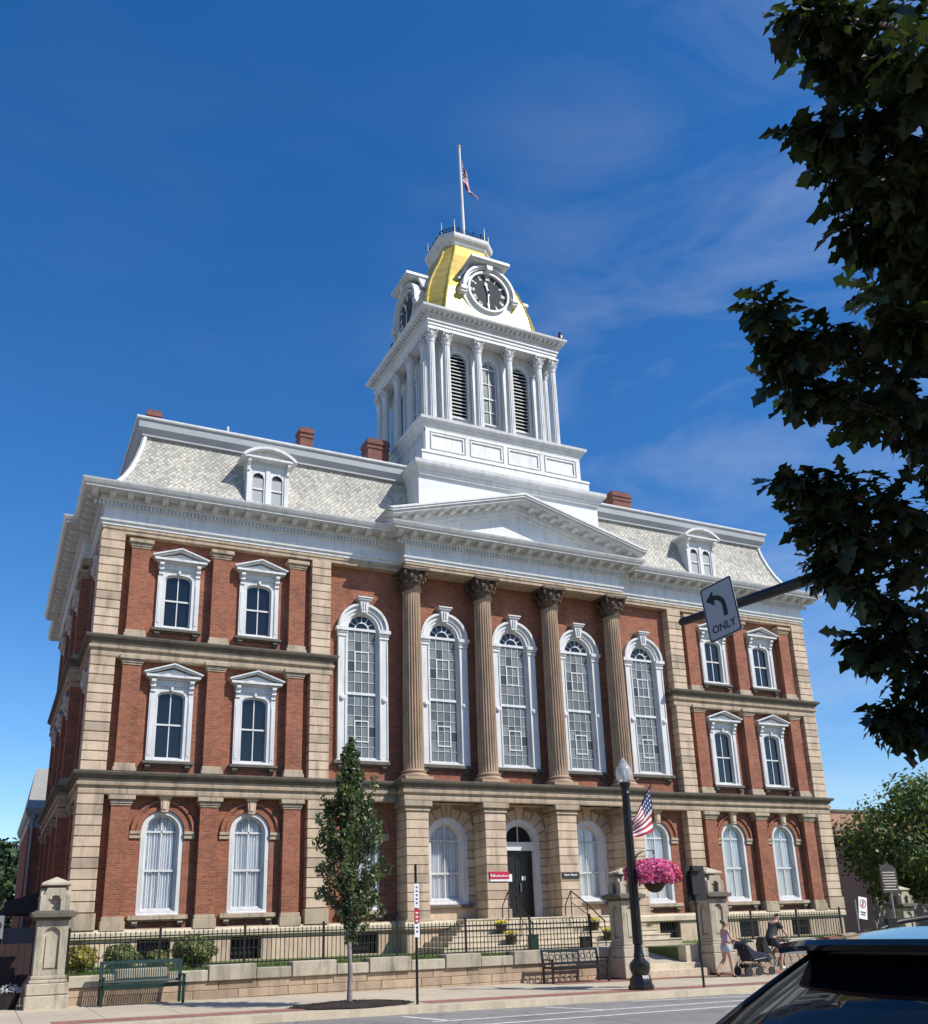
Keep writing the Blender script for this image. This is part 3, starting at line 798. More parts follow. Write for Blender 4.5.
# T: tall arched stair-hall window
def win_tall(parent, loc):
    S = 5.19; m = MB(); hw = .66
    m.band(archpoly(.70, 0, S, 20), archpoly(.61, .12, S, 20), -.04, .2, closed=True)
    # jamb pilasters and archivolt
    for s in (-1, 1):
        a, b = sorted((s*.68, s*1.02)); m.box(a, b, -.14, .02, 0, S-.36)
        a2, b2 = sorted((s*.75, s*.95)); 
        m.box(a, a+.05, -.17, -.13, .1, S-.42); m.box(b-.05, b, -.17, -.13, .1, S-.42)
        a, b = sorted((s*.66, s*1.05)); m.box(a, b, -.18, .02, S-.36, S-.28); m.box(a-.02, b+.02, -.2, .02, S-.22, S-.14)
        m.box(a, b, -.15, .02, S-.28, S-.22)
        a, b = sorted((s*.64, s*1.12)); m.box(a, b, -.25, .02, S-.14, S)
        m.M = Matrix.Translation((s*.85, 0, 2.4)) @ Matrix.Rotation(pi/2, 4, 'X'); m.lathe(0, 0, [(.11, .13), (.11, .2), (.06, .23)], 14); m.M = None
    m.band(arc(0, S, .78, 0, 180, 24), arc(0, S, .66, 0, 180, 24), -.1, .02)
    m.band(arc(0, S, .94, 0, 180, 24), arc(0, S, .78, 0, 180, 24), -.15, .02)
    m.band(arc(0, S, 1.04, 0, 180, 24), arc(0, S, .94, 0, 180, 24), -.24, .02)
    m.prism([(.02, 0), (-.16, .0), (-.16, .06), (.0, .1), (.2, .12), (.2, 0)], -1.04, 1.04, 'x')
    w = m.build('tall_arched_window', M_['white'], parent, loc)
    m = MB(); b = .05
    m.band(archpoly(.62, .1, S, 20), archpoly(.57, .16, S, 20), .02, .1, closed=True)
    m.box(-.6, .6, .0, .1, S-.05, S+.05); m.box(-.6, .6, .0, .1, 2.56, 2.66)
    for x in (-.29, 0, .29): m.box(x-.010, x+.010, .035, .075, .12, S)
    for z0, z1 in ((.15, 2.56), (2.66, S-.05)):
        for i in range(1, 6): z = z0+(z1-z0)*i/6; m.box(-.57, .57, .035, .075, z-.009, z+.009)
        zc = z0+(z1-z0)*(.5 if z0 > 1 else .42)
        m.band([(-.3, zc-.42), (.3, zc-.42), (.3, zc+.42), (-.3, zc+.42)], [(-.25, zc-.37), (.25, zc-.37), (.25, zc+.37), (-.25, zc+.37)], .025, .08, closed=True)
    m.band(arc(0, S+.03, .3, 0, 180, 14), arc(0, S+.03, .25, 0, 180, 14), .03, .08)
    for t in (30, 60, 90, 120, 150):
        c, s_ = math.cos(R(t)), math.sin(R(t)); m.tube([(.27*c, .06, S+.03+.27*s_), (.6*c, .06, S+.03+.6*s_)], .016, 4)
    m.build('glazing_bar', M_['white'], w)
    m = MB()   # panes: separate small quads so that each can differ
    for z0, z1 in ((.12, 2.6), (2.62, S)):
        for i in range(6):
            for k in range(4):
                a, c = z0+(z1-z0)*i/6, z0+(z1-z0)*(i+1)/6; x = -.58+.29*k
                t = uni(-.004, .004)
                m.add([(x, .06+t, a), (x+.29, .06-t, a), (x+.29, .06-t, c), (x, .06+t, c)], [(0, 1, 2, 3)])
    m.build('pane', M_['stained'], w, recalc=False)
    m = MB(); m.prism(archpoly(.58, S, S, 16)[1:-1], .07, .075); m.build('fanlight', M_['pane'], w)
    m = MB(); m.prism(archpoly(.6, S-.1, S, 16), .4, .41); m.build('dark_room_backing', M_['dark'], w)  # near-black sheet painted as the dark room behind the fanlight
    m = MB(); m.prism([(-.12, .62), (.12, .62), (.2, 1.15), (-.2, 1.15)], -.32, .02); m.box(-.27, .27, -.38, .02, 1.13, 1.2); m.box(-.31, .31, -.42, .02, 1.2, 1.26)
    m.box(-.07, -.03, -.36, -.3, .72, 1.05); m.box(.03, .07, -.36, -.3, .72, 1.05)
    m.v = [(x, y, z+S) for x, y, z in m.v]; m.build('keystone', M_['white'], w, bevel=.01)
    m = MB(); m.box(-1.16, 1.16, -.2, .03, -.13, .0); m.box(-1.1, 1.1, -.13, .03, -.19, -.13); brackets(m, .88, -.19, .16)
    m.build('stone_sill', M_['stone_dark'], w, bevel=.008)
    return w
g0 = win_ground(CH, (-WC[0], .3, -.03))
for x in (-WC[1], WC[1], WC[0]): copy_tree(g0, CH, (x, .3, -.03))
for x in (-6.68, 6.68): copy_tree(g0, CH, (x, .35, -.03))
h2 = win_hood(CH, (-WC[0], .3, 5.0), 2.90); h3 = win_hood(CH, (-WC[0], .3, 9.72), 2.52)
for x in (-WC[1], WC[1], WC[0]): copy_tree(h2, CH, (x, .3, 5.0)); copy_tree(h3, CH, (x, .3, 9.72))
for y in SWIN:
    x = -16.2 if (y < 3.65 or y > 15.1) else -16.55
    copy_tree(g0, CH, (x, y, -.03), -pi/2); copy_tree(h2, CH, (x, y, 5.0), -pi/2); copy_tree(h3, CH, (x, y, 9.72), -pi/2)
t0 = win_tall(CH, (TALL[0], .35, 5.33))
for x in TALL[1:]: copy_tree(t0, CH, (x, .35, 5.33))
# portico windows and door
def win_portico(loc):
    S = PWZ-loc[2]; m = MB()
    m.band(archpoly(.86, 0, S), archpoly(.66, .14, S), .02, .3, closed=True)
    m.band(archpoly(.72, .12, S), archpoly(.62, .18, S), .14, .32, closed=True)
    m.prism([(-.05, 0), (-.05, .05), (.2, .16), (.3, .16), (.3, 0)], -.82, .82, 'x')
    w = m.build('portico_window', M_['white'], CH, loc)
    m = MB(); sash(m, .62, .16, S, .25, 1.15); m.build('sash', M_['white'], w)
    m = MB(); m.prism(archpoly(.6, .18, S), .275, .28); m.build('pane', M_['pane_clear'], w)
    curtain(.62, .12, S, .35).build('curtain', M_['curtain'], w)
    m = MB(); m.box(-.98, .98, -.14, .02, -.12, 0); m.build('stone_sill', M_['stone_dark'], w, bevel=.01)
    return w
p0 = win_portico((-3.21, .38, .1)); copy_tree(p0, CH, (3.21, .38, .1))
S = PWZ+.45; m = MB()
m.band(archpoly(.86, 0, S), archpoly(.66, .0, S), .02, .3); m.band(archpoly(.74, 0, S), archpoly(.64, .0, S), .12, .34)
m.box(-.68, .68, .1, .34, 2.56, 2.86); m.box(-.72, .72, .07, .3, 2.82, 2.88)
dr = m.build('entrance', M_['white'], CH, (0, .38, -.45))
m = MB()
for s in (-1, 1):
    a, b = sorted((s*.008, s*.65)); m.box(a, b, .26, .31, .02, 2.56)
    for z0, z1 in ((.15, .85), (.95, 1.2), (1.3, 2.4)):
        c, d = sorted((s*.1, s*.55)); m.band([(c, z0), (d, z0), (d, z1), (c, z1)], [(c+.04, z0+.04), (d-.04, z0+.04), (d-.04, z1-.04), (c+.04, z1-.04)], .235, .262, closed=True)
d_ = m.build('door', M_['greendoor'], dr)
m = MB(); m.band(archpoly(.66, 2.84, S), archpoly(.6, 2.9, S), .2, .26, closed=True); m.box(-.02, .02, .21, .25, 2.86, S+.62); m.build('fanlight_bar', M_['white'], dr)
m = MB(); m.prism(archpoly(.64, 2.86, S), .235, .24); m.build('pane', M_['pane'], dr)
m = MB(); m.box(.03, .06, .19, .235, 1.0, 1.3); m.build('door_handle', M_['chrome'], dr)
for a, b, c, d in ((.12, .3, 1.42, 1.58), (-.5, -.32, 1.38, 1.66)): m = MB(); m.box(a, b, .228, .234, c, d); m.build('door_notice', M_['signwhite'], dr)
# notice boards on the piers
def plaque(name, x, z, w, h, m, y=-.66):
    a = MB(); a.box(x-w/2, x+w/2, y, -.6, z-h/2, z+h/2); return a.build(name, m, CH, bevel=.005)
p = plaque('red_sign', -1.55, 1.10, .84, .27, M_['signred']); p['label'] = 'red sign with white lettering'
a = MB(); a.box(-1.95, -1.15, -.664, -.658, .885, .955); random.seed(3)
x = -1.92
for w_, h_ in ((.05, .13), (.03, .05), (.09, .1), (.05, .06), (.05, .06), (.05, .09), (.05, .06), (.06, .06), (.05, .09), (.05, .06), (.04, .06), (.05, .06)):
    a.box(x, x+w_*.8, -.667, -.658, 1.05, 1.05+h_*.8); x += w_+.012
a.build('sign_lettering', M_['signwhite'], p)
p = plaque('dark_sign', 1.62, 1.08, .78, .22, M_['bronze']); p['label'] = 'dark sign with pale lettering'
a = MB(); x = 1.32
for w_, h_ in ((.06, .07), (.05, .05), (.05, .05), (.05, .05), (.04, 0), (.06, .08), (.05, .05), (.05, .05), (.04, .05), (.05, .06)):
    if h_: a.box(x, x+w_*.8, -.667, -.658, 1.07, 1.07+h_)
    x += w_+.008
a.build('sign_lettering', M_['signwhite'], p)
# inner walls and floors so that glass looks into rooms
m = MB(); m.box(-15.7, 15.7, 3.2, 3.4, -1.4, 14.3); m.box(-13.6, -13.4, 3.4, 17.5, -1.4, 14.3)
for z in (-.5, 4.1, 8.75, 14.2): m.box(-15.6, 15.6, .95, 17.8, z-.05, z+.05)
m.build('interior_wall', M_['room'], CH)
# ------------------------------------------------ mansard roof
def rrect(i, j=None): # ring inset i
    return [(-16.35+i, -.12+i), (16.35-i, -.12+i), (16.35-i, 18.87-i), (-16.35+i, 18.87-i)]
prof = [(0, 14.7), (-.16, 14.95), (-.42, 15.35), (-.66, 15.85), (-.85, 16.4), (-1.0, 16.95), (-1.12, 17.6)]
m = MB(); m.sweep([(-16.35, -.12), (16.35, -.12), (16.35, 18.87), (-16.35, 18.87)], prof + [(-2.5, 17.6), (-2.5, 14.7)], True)
rf = m.build('mansard_roof', M_['slate'], CH)
for cx, cy in ((-16.35, -.12), (16.35, -.12), (-16.35, 18.87), (16.35, 18.87)):
    sx = 1 if cx < 0 else -1; sy = 1 if cy < 5 else -1
    m = MB(); m.tube([(cx-sx*o, cy-sy*o, z+.03) for o, z in prof], .1, 6); m.build('hip_trim', M_['white'], rf)
m = MB(); ub = [(-1.3, 17.52), (-.98, 17.52), (-.98, 17.62), (-.93, 17.66), (-.90, 17.7), (-.82, 17.8), (-.80, 18.12), (-1.3, 18.12)]
m.sweep(rrect(0), ub, True); m.build('roof_cornice', M_['greymetal'], rf)
m = MB(); m.sweep(rrect(0), [(-1.3, 18.12), (-.74, 18.12), (-.72, 18.16), (-.72, 18.22), (-1.3, 18.24)], True); m.box(-15.1, 15.1, 1.1, 17.6, 18.05, 18.2)
m.build('roof_edge', M_['white'], rf)
m = MB(); m.tube([(-12.1, 1.2, 18.2), (-12.1, 1.2, 18.75)], .05, 8); m.build('vent_pipe', M_['white'], rf)
def chimney(x, y, z1, w, d=.7, base=True):
    m = MB(); z0 = 18.1
    m.box(x-w/2, x+w/2, y-d/2, y+d/2, z0, z1-.28); m.box(x-w/2-.05, x+w/2+.05, y-d/2-.05, y+d/2+.05, z1-.28, z1-.1); m.box(x-w/2, x+w/2, y-d/2, y+d/2, z1-.1, z1)
    m.box(x-w/2-.04, x+w/2+.04, y-d/2-.04, y+d/2+.04, z1-.5, z1-.42)
    c = m.build('chimney', M_['chimney_brick'], CH)
    m = MB(); m.prism([(x-w/2-.22, z0), (x+w/2+.22, z0), (x+w/2+.03, z0+.42), (x-w/2-.03, z0+.42)], y-d/2-.15, y+d/2+.1); m.build('flashing', M_['white'], c)
    m = MB(); m.box(x-w/2+.1, x+w/2-.1, y-d/2+.1, y+d/2-.1, z1, z1+.02); m.build('flue', M_['dark'], c)
chimney(-14.78, 3, 19.72, .5, .6); chimney(-8.4, 3, 20.32, .56, .6); chimney(-5.1, 3, 20.38, 1.0, .8); chimney(8.1, 3, 20.16, 1.1, .8)
# dormers
def dormer(loc):
    m = MB()
    zb, zt = 0.0, 1.86    # local z: base 15.0
    y0 = .02
    for x in (-.74, 0, .74): m.box(x-.085, x+.085, y0-.04, y0+.12, zb, zt-.25)
    for c in (-.37, .37):
        m.band([(-.285+c, zb), (-.285+c, zt-.2), (-.14+c, zt-.2), (0+c, zt-.2), (.14+c, zt-.2), (.285+c, zt-.2), (.285+c, zb)],
               [(-.22+c, zb+.05), (-.22+c, 1.22), (-.156+c, 1.376), (0+c, 1.44), (.156+c, 1.376), (.22+c, 1.22), (.22+c, zb+.05)], y0, y0+.1, closed=True)
    m.box(-.82, .82, y0-.02, y0+.1, zt-.26, zt)
    m.box(-.82, -.74, y0+.1, 1.25, zb+.3, zt); m.box(.74, .82, y0+.1, 1.25, zb+.3, zt)
    d = m.build('dormer', M_['white'], CH, loc)
    m = MB()
    m.box(-.88, .88, y0-.14, 1.2, zt, zt+.06)
    for i in range(15): m.box(-.8+i*.112, -.8+i*.112+.055, y0-.1, y0-.02, zt-.1, zt)
    m.box(-1.06, 1.06, y0-.32, 1.2, zt+.06, zt+.14)
    for s in (-1, 1): m.prism([(y0-.05, zt+.05), (y0-.28, zt+.05), (y0-.26, zt-.08), (y0-.12, zt-.2), (y0-.1, zt-.4), (y0-.05, zt-.42)], s*.78-.06, s*.78+.06, 'x')
    rr = (1.1**2+.46**2)/(2*.46)
    th = math.degrees(math.asin(1.1/rr))
    o = arc(0, zt+.14+.46-rr, rr, 90+th, 90-th, 14); i_ = arc(0, zt+.14+.46-rr, rr-.11, 90+th*.97, 90-th*.97, 14)
    m.band(o, i_, y0-.36, 1.2)
    m.prism(arc(0, zt+.14+.46-rr, rr-.08, 90+th, 90-th, 14), y0-.1, 1.1)
    m.build('dormer_pediment', M_['white'], d)
    for c in (-.37, .37):
        m = MB(); m.box(c-.24, c+.24, y0+.07, y0+.075, zb, 1.46); pn = m.build('pane', M_['dark'], d)
        m = MB(); m.box(c-.23, c+.23, y0+.055, y0+.06, zb+.06, .68); m.box(c-.23, c+.23, y0+.045, y0+.05, .8, 1.22); m.build('blind', M_['blind'], d)
        m = MB(); m.box(c-.23, c+.23, y0+.03, y0+.065, .73, .8); m.build('sash', M_['white'], d)
    return d
d0 = dormer((-10.66, .15, 15.0)); copy_tree(d0, CH, (10.66, .15, 15.0))
# ================================================================ CLOCK TOWER (parts of the courthouse)
TY = 4.0
def sq(h): return [(-h, TY-h), (h, TY-h), (h, TY+h), (-h, TY+h)]
m = MB(); m.box(-4.45, 4.45, TY-4.35, TY+4.45, 14.5, 17.42)
tb = m.build('tower_base', M_['clap'], CH)
m = MB()
m.sweep(sq(4.4), [(-.5, 17.38), (.06, 17.38), (.08, 17.46), (.14, 17.52), (.16, 17.6), (.3, 17.72), (.34, 17.8), (.36, 17.94), (-.6, 18.02)], True)
m.box(-4.2, 4.2, TY-4.2, TY+4.2, 17.9, 18.72)
m.sweep(sq(4.2), [(-.5, 18.6), (.04, 18.6), (.03, 18.68), (-.3, 18.78), (-.5, 18.78)], True)
m.box(-3.92, 3.92, TY-3.92, TY+3.92, 18.7, 19.95)
pan = m
for k in range(4):
    m.M = Matrix.Translation((0, TY, 0)) @ Matrix.Rotation(k*pi/2, 4, 'Z') @ Matrix.Translation((0, -3.92, 0))
    m.box(-3.92, 3.92, -.05, .02, 18.78, 18.9); m.box(-3.92, 3.92, -.05, .02, 19.78, 19.95)
    for x in (-3.82, -1.9, 0, 1.9, 3.82): m.box(x-.1, x+.1, -.045, .02, 18.8, 19.9)
    for x in (-2.86, -.95, .95, 2.86):
        m.band([(x-.8, 18.96), (x+.8, 18.96), (x+.8, 19.72), (x-.8, 19.72)], [(x-.73, 19.03), (x+.73, 19.03), (x+.73, 19.65), (x-.73, 19.65)], -.05, .02, closed=True)
m.M = None
m.sweep(sq(3.95), [(-.6, 19.93), (.03, 19.93), (.05, 20.02), (.12, 20.08), (.14, 20.16), (.26, 20.26), (.28, 20.38), (-.6, 20.46)], True)
m.build('tower_cornice', M_['white'], tb)
# belfry
BH = 2.72
ops = [(-1.64, .43, 21.5, 24.5, True), (0, .4, 21.5, 24.5, True), (1.64, .43, 21.5, 24.5, True)]
m = MB()
for k in range(4):
    m.M = Matrix.Translation((0, TY, 0)) @ Matrix.Rotation(k*pi/2, 4, 'Z')
    wall_face(m, -BH, BH-.12, 20.4, 25.55, -BH, .12, ops)
    for x in (-2.45, -.82, .82, 2.45):      # pilasters behind the columns
        m.box(x-.2, x+.2, -BH-.1, -BH+.01, 20.4, 25.4)
    for c, hw, zb, zs, ar in ops: m.band(archpoly(hw+.12, zb-.05, zs, 14, c), archpoly(hw, zb, zs, 14, c), -BH-.07, -BH+.02, closed=True)
m.M = None
bf = m.build('belfry', M_['white'], CH)
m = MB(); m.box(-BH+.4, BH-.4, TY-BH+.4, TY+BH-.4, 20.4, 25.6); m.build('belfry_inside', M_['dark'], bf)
los = []
for c in (-1.64, 1.64):
    m = MB()
    n = 18
    for i in range(n):
        z = 21.55+i*(3.36/n); hw = .42 if z < 24.5 else math.sqrt(max(.01, .43**2-(z-24.5)**2))-.01
        m.add([(c-hw, -.0, z), (c+hw, .0, z), (c+hw, .12, z+.11), (c-hw, .12, z+.11), (c-hw, .0, z+.03), (c+hw, .0, z+.03), (c+hw, .12, z+.14), (c-hw, .12, z+.14)],
              [(0, 1, 2, 3), (4, 5, 6, 7), (0, 1, 5, 4), (2, 3, 7, 6), (0, 3, 7, 4), (1, 2, 6, 5)])
    los.append(m.build('louvre', M_['louvre'], bf, (0, TY-BH+.01, 0)))
m = MB(); sash(m, .38, 21.5, 24.5, .03, 22.9); 
for z in (22.2, 23.7): m.box(-.36, .36, .04, .07, z-.02, z+.02)
wn = m.build('belfry_window', M_['white'], bf, (0, TY-BH, 0))
m = MB(); m.prism(archpoly(.38, 21.5, 24.5), .08, .085); m.build('pane', M_['stained'], wn)
for k in (1, 2, 3):
    a = k*pi/2; px, py = math.sin(a)*BH, TY-math.cos(a)*BH
    for lo in los: copy_tree(lo, bf, (px, py, 0), a)
    copy_tree(wn, bf, (px, py, 0), a)
# belfry columns
cs = make_column('belfry_column', .19, .165, 20.46, 24.82, 25.5, M_['white'], M_['white'], CH, (-3.22, TY-3.22), 14)
pos = []
for k in range(4):
    a = k*pi/2
    for u in (-3.22, -2.45, -.82, .82, 2.45):
        pos.append((u*math.cos(a)+3.22*math.sin(a), TY+u*math.sin(a)-3.22*math.cos(a)))
for (x, y) in pos[1:]: copy_tree(cs, CH, (x, y, 20.46))
m = MB()
m.sweep(sq(3.4), [(-1.0, 25.5), (.0, 25.5), (.0, 25.66), (.04, 25.68), (.04, 25.8), (.1, 25.84), (.1, 25.9), (.0, 25.92), (.0, 26.12), (.12, 26.16), (.12, 26.3), (.36, 26.32), (.42, 26.36), (.44, 26.46), (-.6, 26.52)], True)
for k in range(4):
    m.M = Matrix.Translation((0, TY, 0)) @ Matrix.Rotation(k*pi/2, 4, 'Z') @ Matrix.Translation((0, -3.4, 0))
    for i in range(28): x = -3.45+i*.2555; m.box(x-.06, x+.06, -.3, -.1, 26.2, 26.315)
m.M = None
m.box(-3.3, 3.3, TY-3.3, TY+3.3, 25.55, 26.45)
m.build('belfry_cornice', M_['white'], bf)
# birds-mouth finials (dark owls on the cornice corners)
for (x, y) in ((3.6, TY-3.6), (-3.6, TY+.5)):
    m = MB(); m.lathe(x, y, [(.1, 26.48), (.14, 26.6), (.13, 26.75), (.08, 26.84), (.1, 26.9), (.06, 26.98), (.01, 27.0)], 10); m.build('corner_finial', M_['iron'], bf)
# gold dome
lev = [(26.45, 3.02, 2.42), (27.1, 3.0, 2.36), (27.9, 2.92, 2.24), (28.7, 2.76, 2.06), (29.5, 2.5, 1.84), (30.3, 2.16, 1.58), (31.0, 1.82, 1.3), (31.7, 1.52, 1.06), (32.45, 1.28, .86)]
def octo(a, f): return [(-f, -a), (f, -a), (a, -f), (a, f), (f, a), (-f, a), (-a, f), (-a, -f)]
pts = []; fs = []
for z, a, f in lev: pts += [(x+.02, TY+y, z) for x, y in octo(a, f)]
for i in range(len(lev)-1):
    for k in range(8): fs.append((i*8+k, i*8+(k+1) % 8, (i+1)*8+(k+1) % 8, (i+1)*8+k))
fs.append(tuple(range((len(lev)-1)*8, len(lev)*8)))
m = MB(); m.add(pts, fs)
dm = m.build('gold_dome', M_['gold'], CH)
m = MB()
for k in range(8):
    m.tube([(octo(a, f)[k][0]+.02, TY+octo(a, f)[k][1], z) for z, a, f in lev], .05, 6)
m.build('dome_rib', M_['gold'], dm)
m = MB()
ocp = [(x-.02, TY+y) for x, y in octo(1.22, .84)]
m.sweep(ocp, [(-.8, 32.4), (-.04, 32.4), (.0, 32.46), (.06, 32.5), (.12, 32.6), (.14, 32.7), (.26, 32.8), (.3, 32.9), (.32, 33.06), (-.8, 33.16)], True)
m.prism(ocp, 32.4, 33.1, 'z')
cp = m.build('dome_cap', M_['white'], dm)
m = MB()
oc2 = [(x-.02, TY+y) for x, y in octo(1.36, .86)]
for i in range(8):
    p, q = Vector(oc2[i]), Vector(oc2[(i+1) % 8])
    m.tube([(p.x, p.y, 33.3), (q.x, q.y, 33.3)], .025, 4); m.tube([(p.x, p.y, 33.44), (q.x, q.y, 33.44)], .015, 4)
    n = 4
    for k in range(n):
        t = p.lerp(q, (k+.5)/n); m.tube([(t.x, t.y, 33.1), (t.x, t.y, 33.48)], .02, 4)
        m.lathe(t.x, t.y, [(.01, 33.44), (.06, 33.48), (.01, 33.58)], 5)
    m.tube([(p.x, p.y, 33.1), (p.x, p.y, 34.0)], [.04, .012], 5)
m.build('roof_cresting', M_['iron'], dm)
# clock dormers, one to each side
def clock(rot):
    root = Matrix.Translation((0, TY, 0)) @ Matrix.Rotation(rot, 4, 'Z')
    Zc = 28.62; F = -3.1
    m = MB()
    m.band(arc(0, Zc, 1.42, 0, 360, 40), arc(0, Zc, 1.08, 0, 360, 40), F+.12, -1.6)
    m.prism([(-1.3, 26.46), (1.3, 26.46), (1.36, 28.3), (-1.36, 28.3)], F+.19, -1.5)
    m.band(arc(0, Zc, 1.12, 0, 360, 40), arc(0, Zc, 1.02, 0, 360, 40), F-.02, F+.2)
    m.band(arc(0, Zc, 1.42, -10, 190, 36), arc(0, Zc, 1.3, -10, 190, 36), F-.1, F+.2)
    m.band(arc(0, Zc, 1.3, -10, 190, 36), arc(0, Zc, 1.22, -10, 190, 36), F-.02, F+.2)
    m.prism(arc(0, Zc, 1.2, 0, 360, 36)[:-1], F+.16, F+.3)
    for s in (-1, 1):
        a, b = sorted((s*1.24, s*1.56)); m.box(a, b, F-.16, F+.3, Zc-.3, Zc-.12); m.box(a, b-.0, F-.1, F+.3, Zc-.42, Zc-.3)
    m.prism([(-.13, Zc+1.12), (.13, Zc+1.12), (.2, Zc+1.62), (-.2, Zc+1.62)], F-.22, F+.2)
    # hood
    m.band([(-1.5, Zc+.6), (-.92, Zc+1.56), (.92, Zc+1.56), (1.5, Zc+.6)], [(-1.4, Zc+.56), (-.86, Zc+1.42), (.86, Zc+1.42), (1.4, Zc+.56)], F+.3, -1.4)
    m.box(-.98, .98, F-.26, -1.2, Zc+1.45, Zc+1.53); m.box(-1.04, 1.04, F-.36, -1.2, Zc+1.53, Zc+1.66)
    m.box(-1.0, 1.0, F-.32, -1.2, Zc+1.66, Zc+1.71)
    c = m.build('clock_dormer', M_['white'], CH); c.matrix_local = root
    m = MB(); m.prism(arc(0, Zc, 1.05, 0, 360, 40)[:-1], F+.12, F+.17); m.build('dial', M_['dial'], c)
    # numerals
    NUM = {1: 'I', 2: 'II', 3: 'III', 4: 'IV', 5: 'V', 6: 'VI', 7: 'VII', 8: 'VIII', 9: 'IX', 10: 'X', 11: 'XI', 12: 'XII'}
    for k, tx in NUM.items():
        m = MB(); a = R(90-30*k)
        m.M = Matrix.Translation((0, F+.1, Zc)) @ Matrix.Rotation(-(a-pi/2), 4, 'Y') @ Matrix.Translation((0, 0, .84))
        wd = {'I': .06, 'V': .12, 'X': .12}; tot = sum(wd[q] for q in tx); x = -tot/2; h = .13
        for q in tx:
            if q == 'I': m.box(x+.018, x+.044, 0, .03, -h, h)
            else:
                w = wd[q]; t = .02
                m.prism([(x+.01, h), (x+.01+2*t, h), (x+w/2+(w/2-.01 if q == 'X' else t), -h), (x+w/2+(w/2-.01 if q == 'X' else t)-2*t, -h)], 0, .03)
                m.prism([(x+w-.01, h), (x+w-.01-t, h), ((x+.01) if q == 'X' else x+w/2-t, -h), ((x+.01+t) if q == 'X' else x+w/2, -h)], 0, .03)
            x += wd[q]
        m.M = None; m.build('numeral', M_['numeral'], c)
    for nm, ang, L, w in (('hour_hand', 11.5*30, .58, .055), ('minute_hand', 181, .92, .04)):
        m = MB(); m.M = Matrix.Translation((0, F+.05, Zc)) @ Matrix.Rotation(R(ang), 4, 'Y')
        m.prism([(-w*.6, -.18), (w*.6, -.18), (w*.7, L*.62), (w*1.7, L*.75), (0, L), (-w*1.7, L*.75), (-w*.7, L*.62)], 0, .025); m.prism(arc(0, 0, .075, 0, 360, 12)[:-1], -.01, .03)
        m.build(nm, M_['numeral'], c)
    return c
for k in range(4): clock(k*pi/2)
# ------------------------------------------------ flagpole on the roof of the dome
m = MB(); m.tube([(.2, TY-.3, 32.7), (.1, TY-.3, 39.9)], [.105, .06], 10); m.lathe(.2, TY-.3, [(.16, 32.75), (.16, 32.9), (.1, 33.0)], 12)
fp = m.build('flagpole', M_['white']); tag(fp, 'white flagpole on top of the gold dome', 'flagpole')
m = MB(); m.sphere((.1, TY-.3, 39.98), .1, 10, 6); m.build('finial', M_['gold'], fp)
# flags ------------------------------------------------------
def flag_mat():
    mats = [basic('flag_red', (.36, .02, .035), .8, .04), basic('flag_white', (.72, .70, .68), .8, .03), basic('flag_blue', (.02, .028, .11), .8, .06)]
    return mats
FM = flag_mat()
def flag(name, W, H, fn, label, group=None):
    """fn(u, v) -> point, u along the fly 0..1, v down the hoist 0..1"""
    m = MB(); nu, nv = 26, 26
    pts = [fn(i/nu, j/nv) for j in range(nv+1) for i in range(nu+1)]
    m.add(pts, [])
    for j in range(nv):
        for i in range(nu):
            m.f.append((j*(nu+1)+i, j*(nu+1)+i+1, (j+1)*(nu+1)+i+1, (j+1)*(nu+1)+i))
            stripe = j//2; canton = i < 10 and j < 14
            star = canton and (i % 2 == 1) and (j % 3 == 1)
            m.mi.append(1 if star else (2 if canton else (0 if stripe % 2 == 0 else 1)))
    o = m.build(name, FM, recalc=False, smooth=60); tag(o, label, 'flag', group); return o
def fn1(u, v):   # hangs limp from the pole: fly end drooping
    u = u*.72
    top = Vector((.07, TY-.35, 39.1)); 
    x = .07 + 1.0*math.sin(u*pi*.5)*(0.3+.7*v**.6) 
    z = 39.2 - 1.6*v - 3.0*(u**1.1)*(1-.45*v) 
    return (x + .12 + .05*math.sin(9*u+2*v), TY-.35 + .16*math.sin(13*u+3*v)*(.2+u), z)
flag('flag', 2.4, 1.6, fn1, 'American flag hanging limp from the white flagpole above the dome')
# ================================================================ THE SETTING
def zg(x): return -2.225 - .0105*(max(-30, min(30, x))+13)
def struct(o): o['kind'] = 'structure'; return o
def sheet(name, m, x0, x1, y0, y1, dz, thick=None, nx=24):
    mb = MB(); pts = []
    for i in range(nx+1):
        x = x0+(x1-x0)*i/nx; pts += [(x, y0, zg(x)+dz), (x, y1, zg(x)+dz)]
    n = len(pts)
    f = [(2*i, 2*i+2, 2*i+3, 2*i+1) for i in range(nx)]
    if thick:
        pts += [(x, y, z-thick) for x, y, z in pts]
        f += [(n+2*i+1, n+2*i+3, n+2*i+2, n+2*i) for i in range(nx)]
        f += [(2*i, n+2*i, n+2*i+2, 2*i+2) for i in range(nx)] + [(2*i+1, 2*i+3, n+2*i+3, n+2*i+1) for i in range(nx)]
        f += [(0, 1, n+1, n), (2*nx+1, 2*nx, n+2*nx, n+2*nx+1)]
    mb.add(pts, f); return mb.build(name, m)
mb = MB(); mb.box(-1500, 1500, -800, 2500, -4.2, -3.1); struct(mb.build('ground', M_['terrain']))
CY = -13.35
struct(sheet('street', M_['asphalt'], -90, 90, -36, CY-.15, -.14, .6, 40))
struct(sheet('side_street', M_['asphalt'], -34, -19.2, CY+.1, 90, -.14, .6, 20))
struct(sheet('pavement', M_['pave'], -18.9, 60, CY, 3, 0, .7, 40))
struct(sheet('kerb', M_['limestone'], -18.9, 60, CY-.16, CY, .004, .5, 40))
mb = MB()
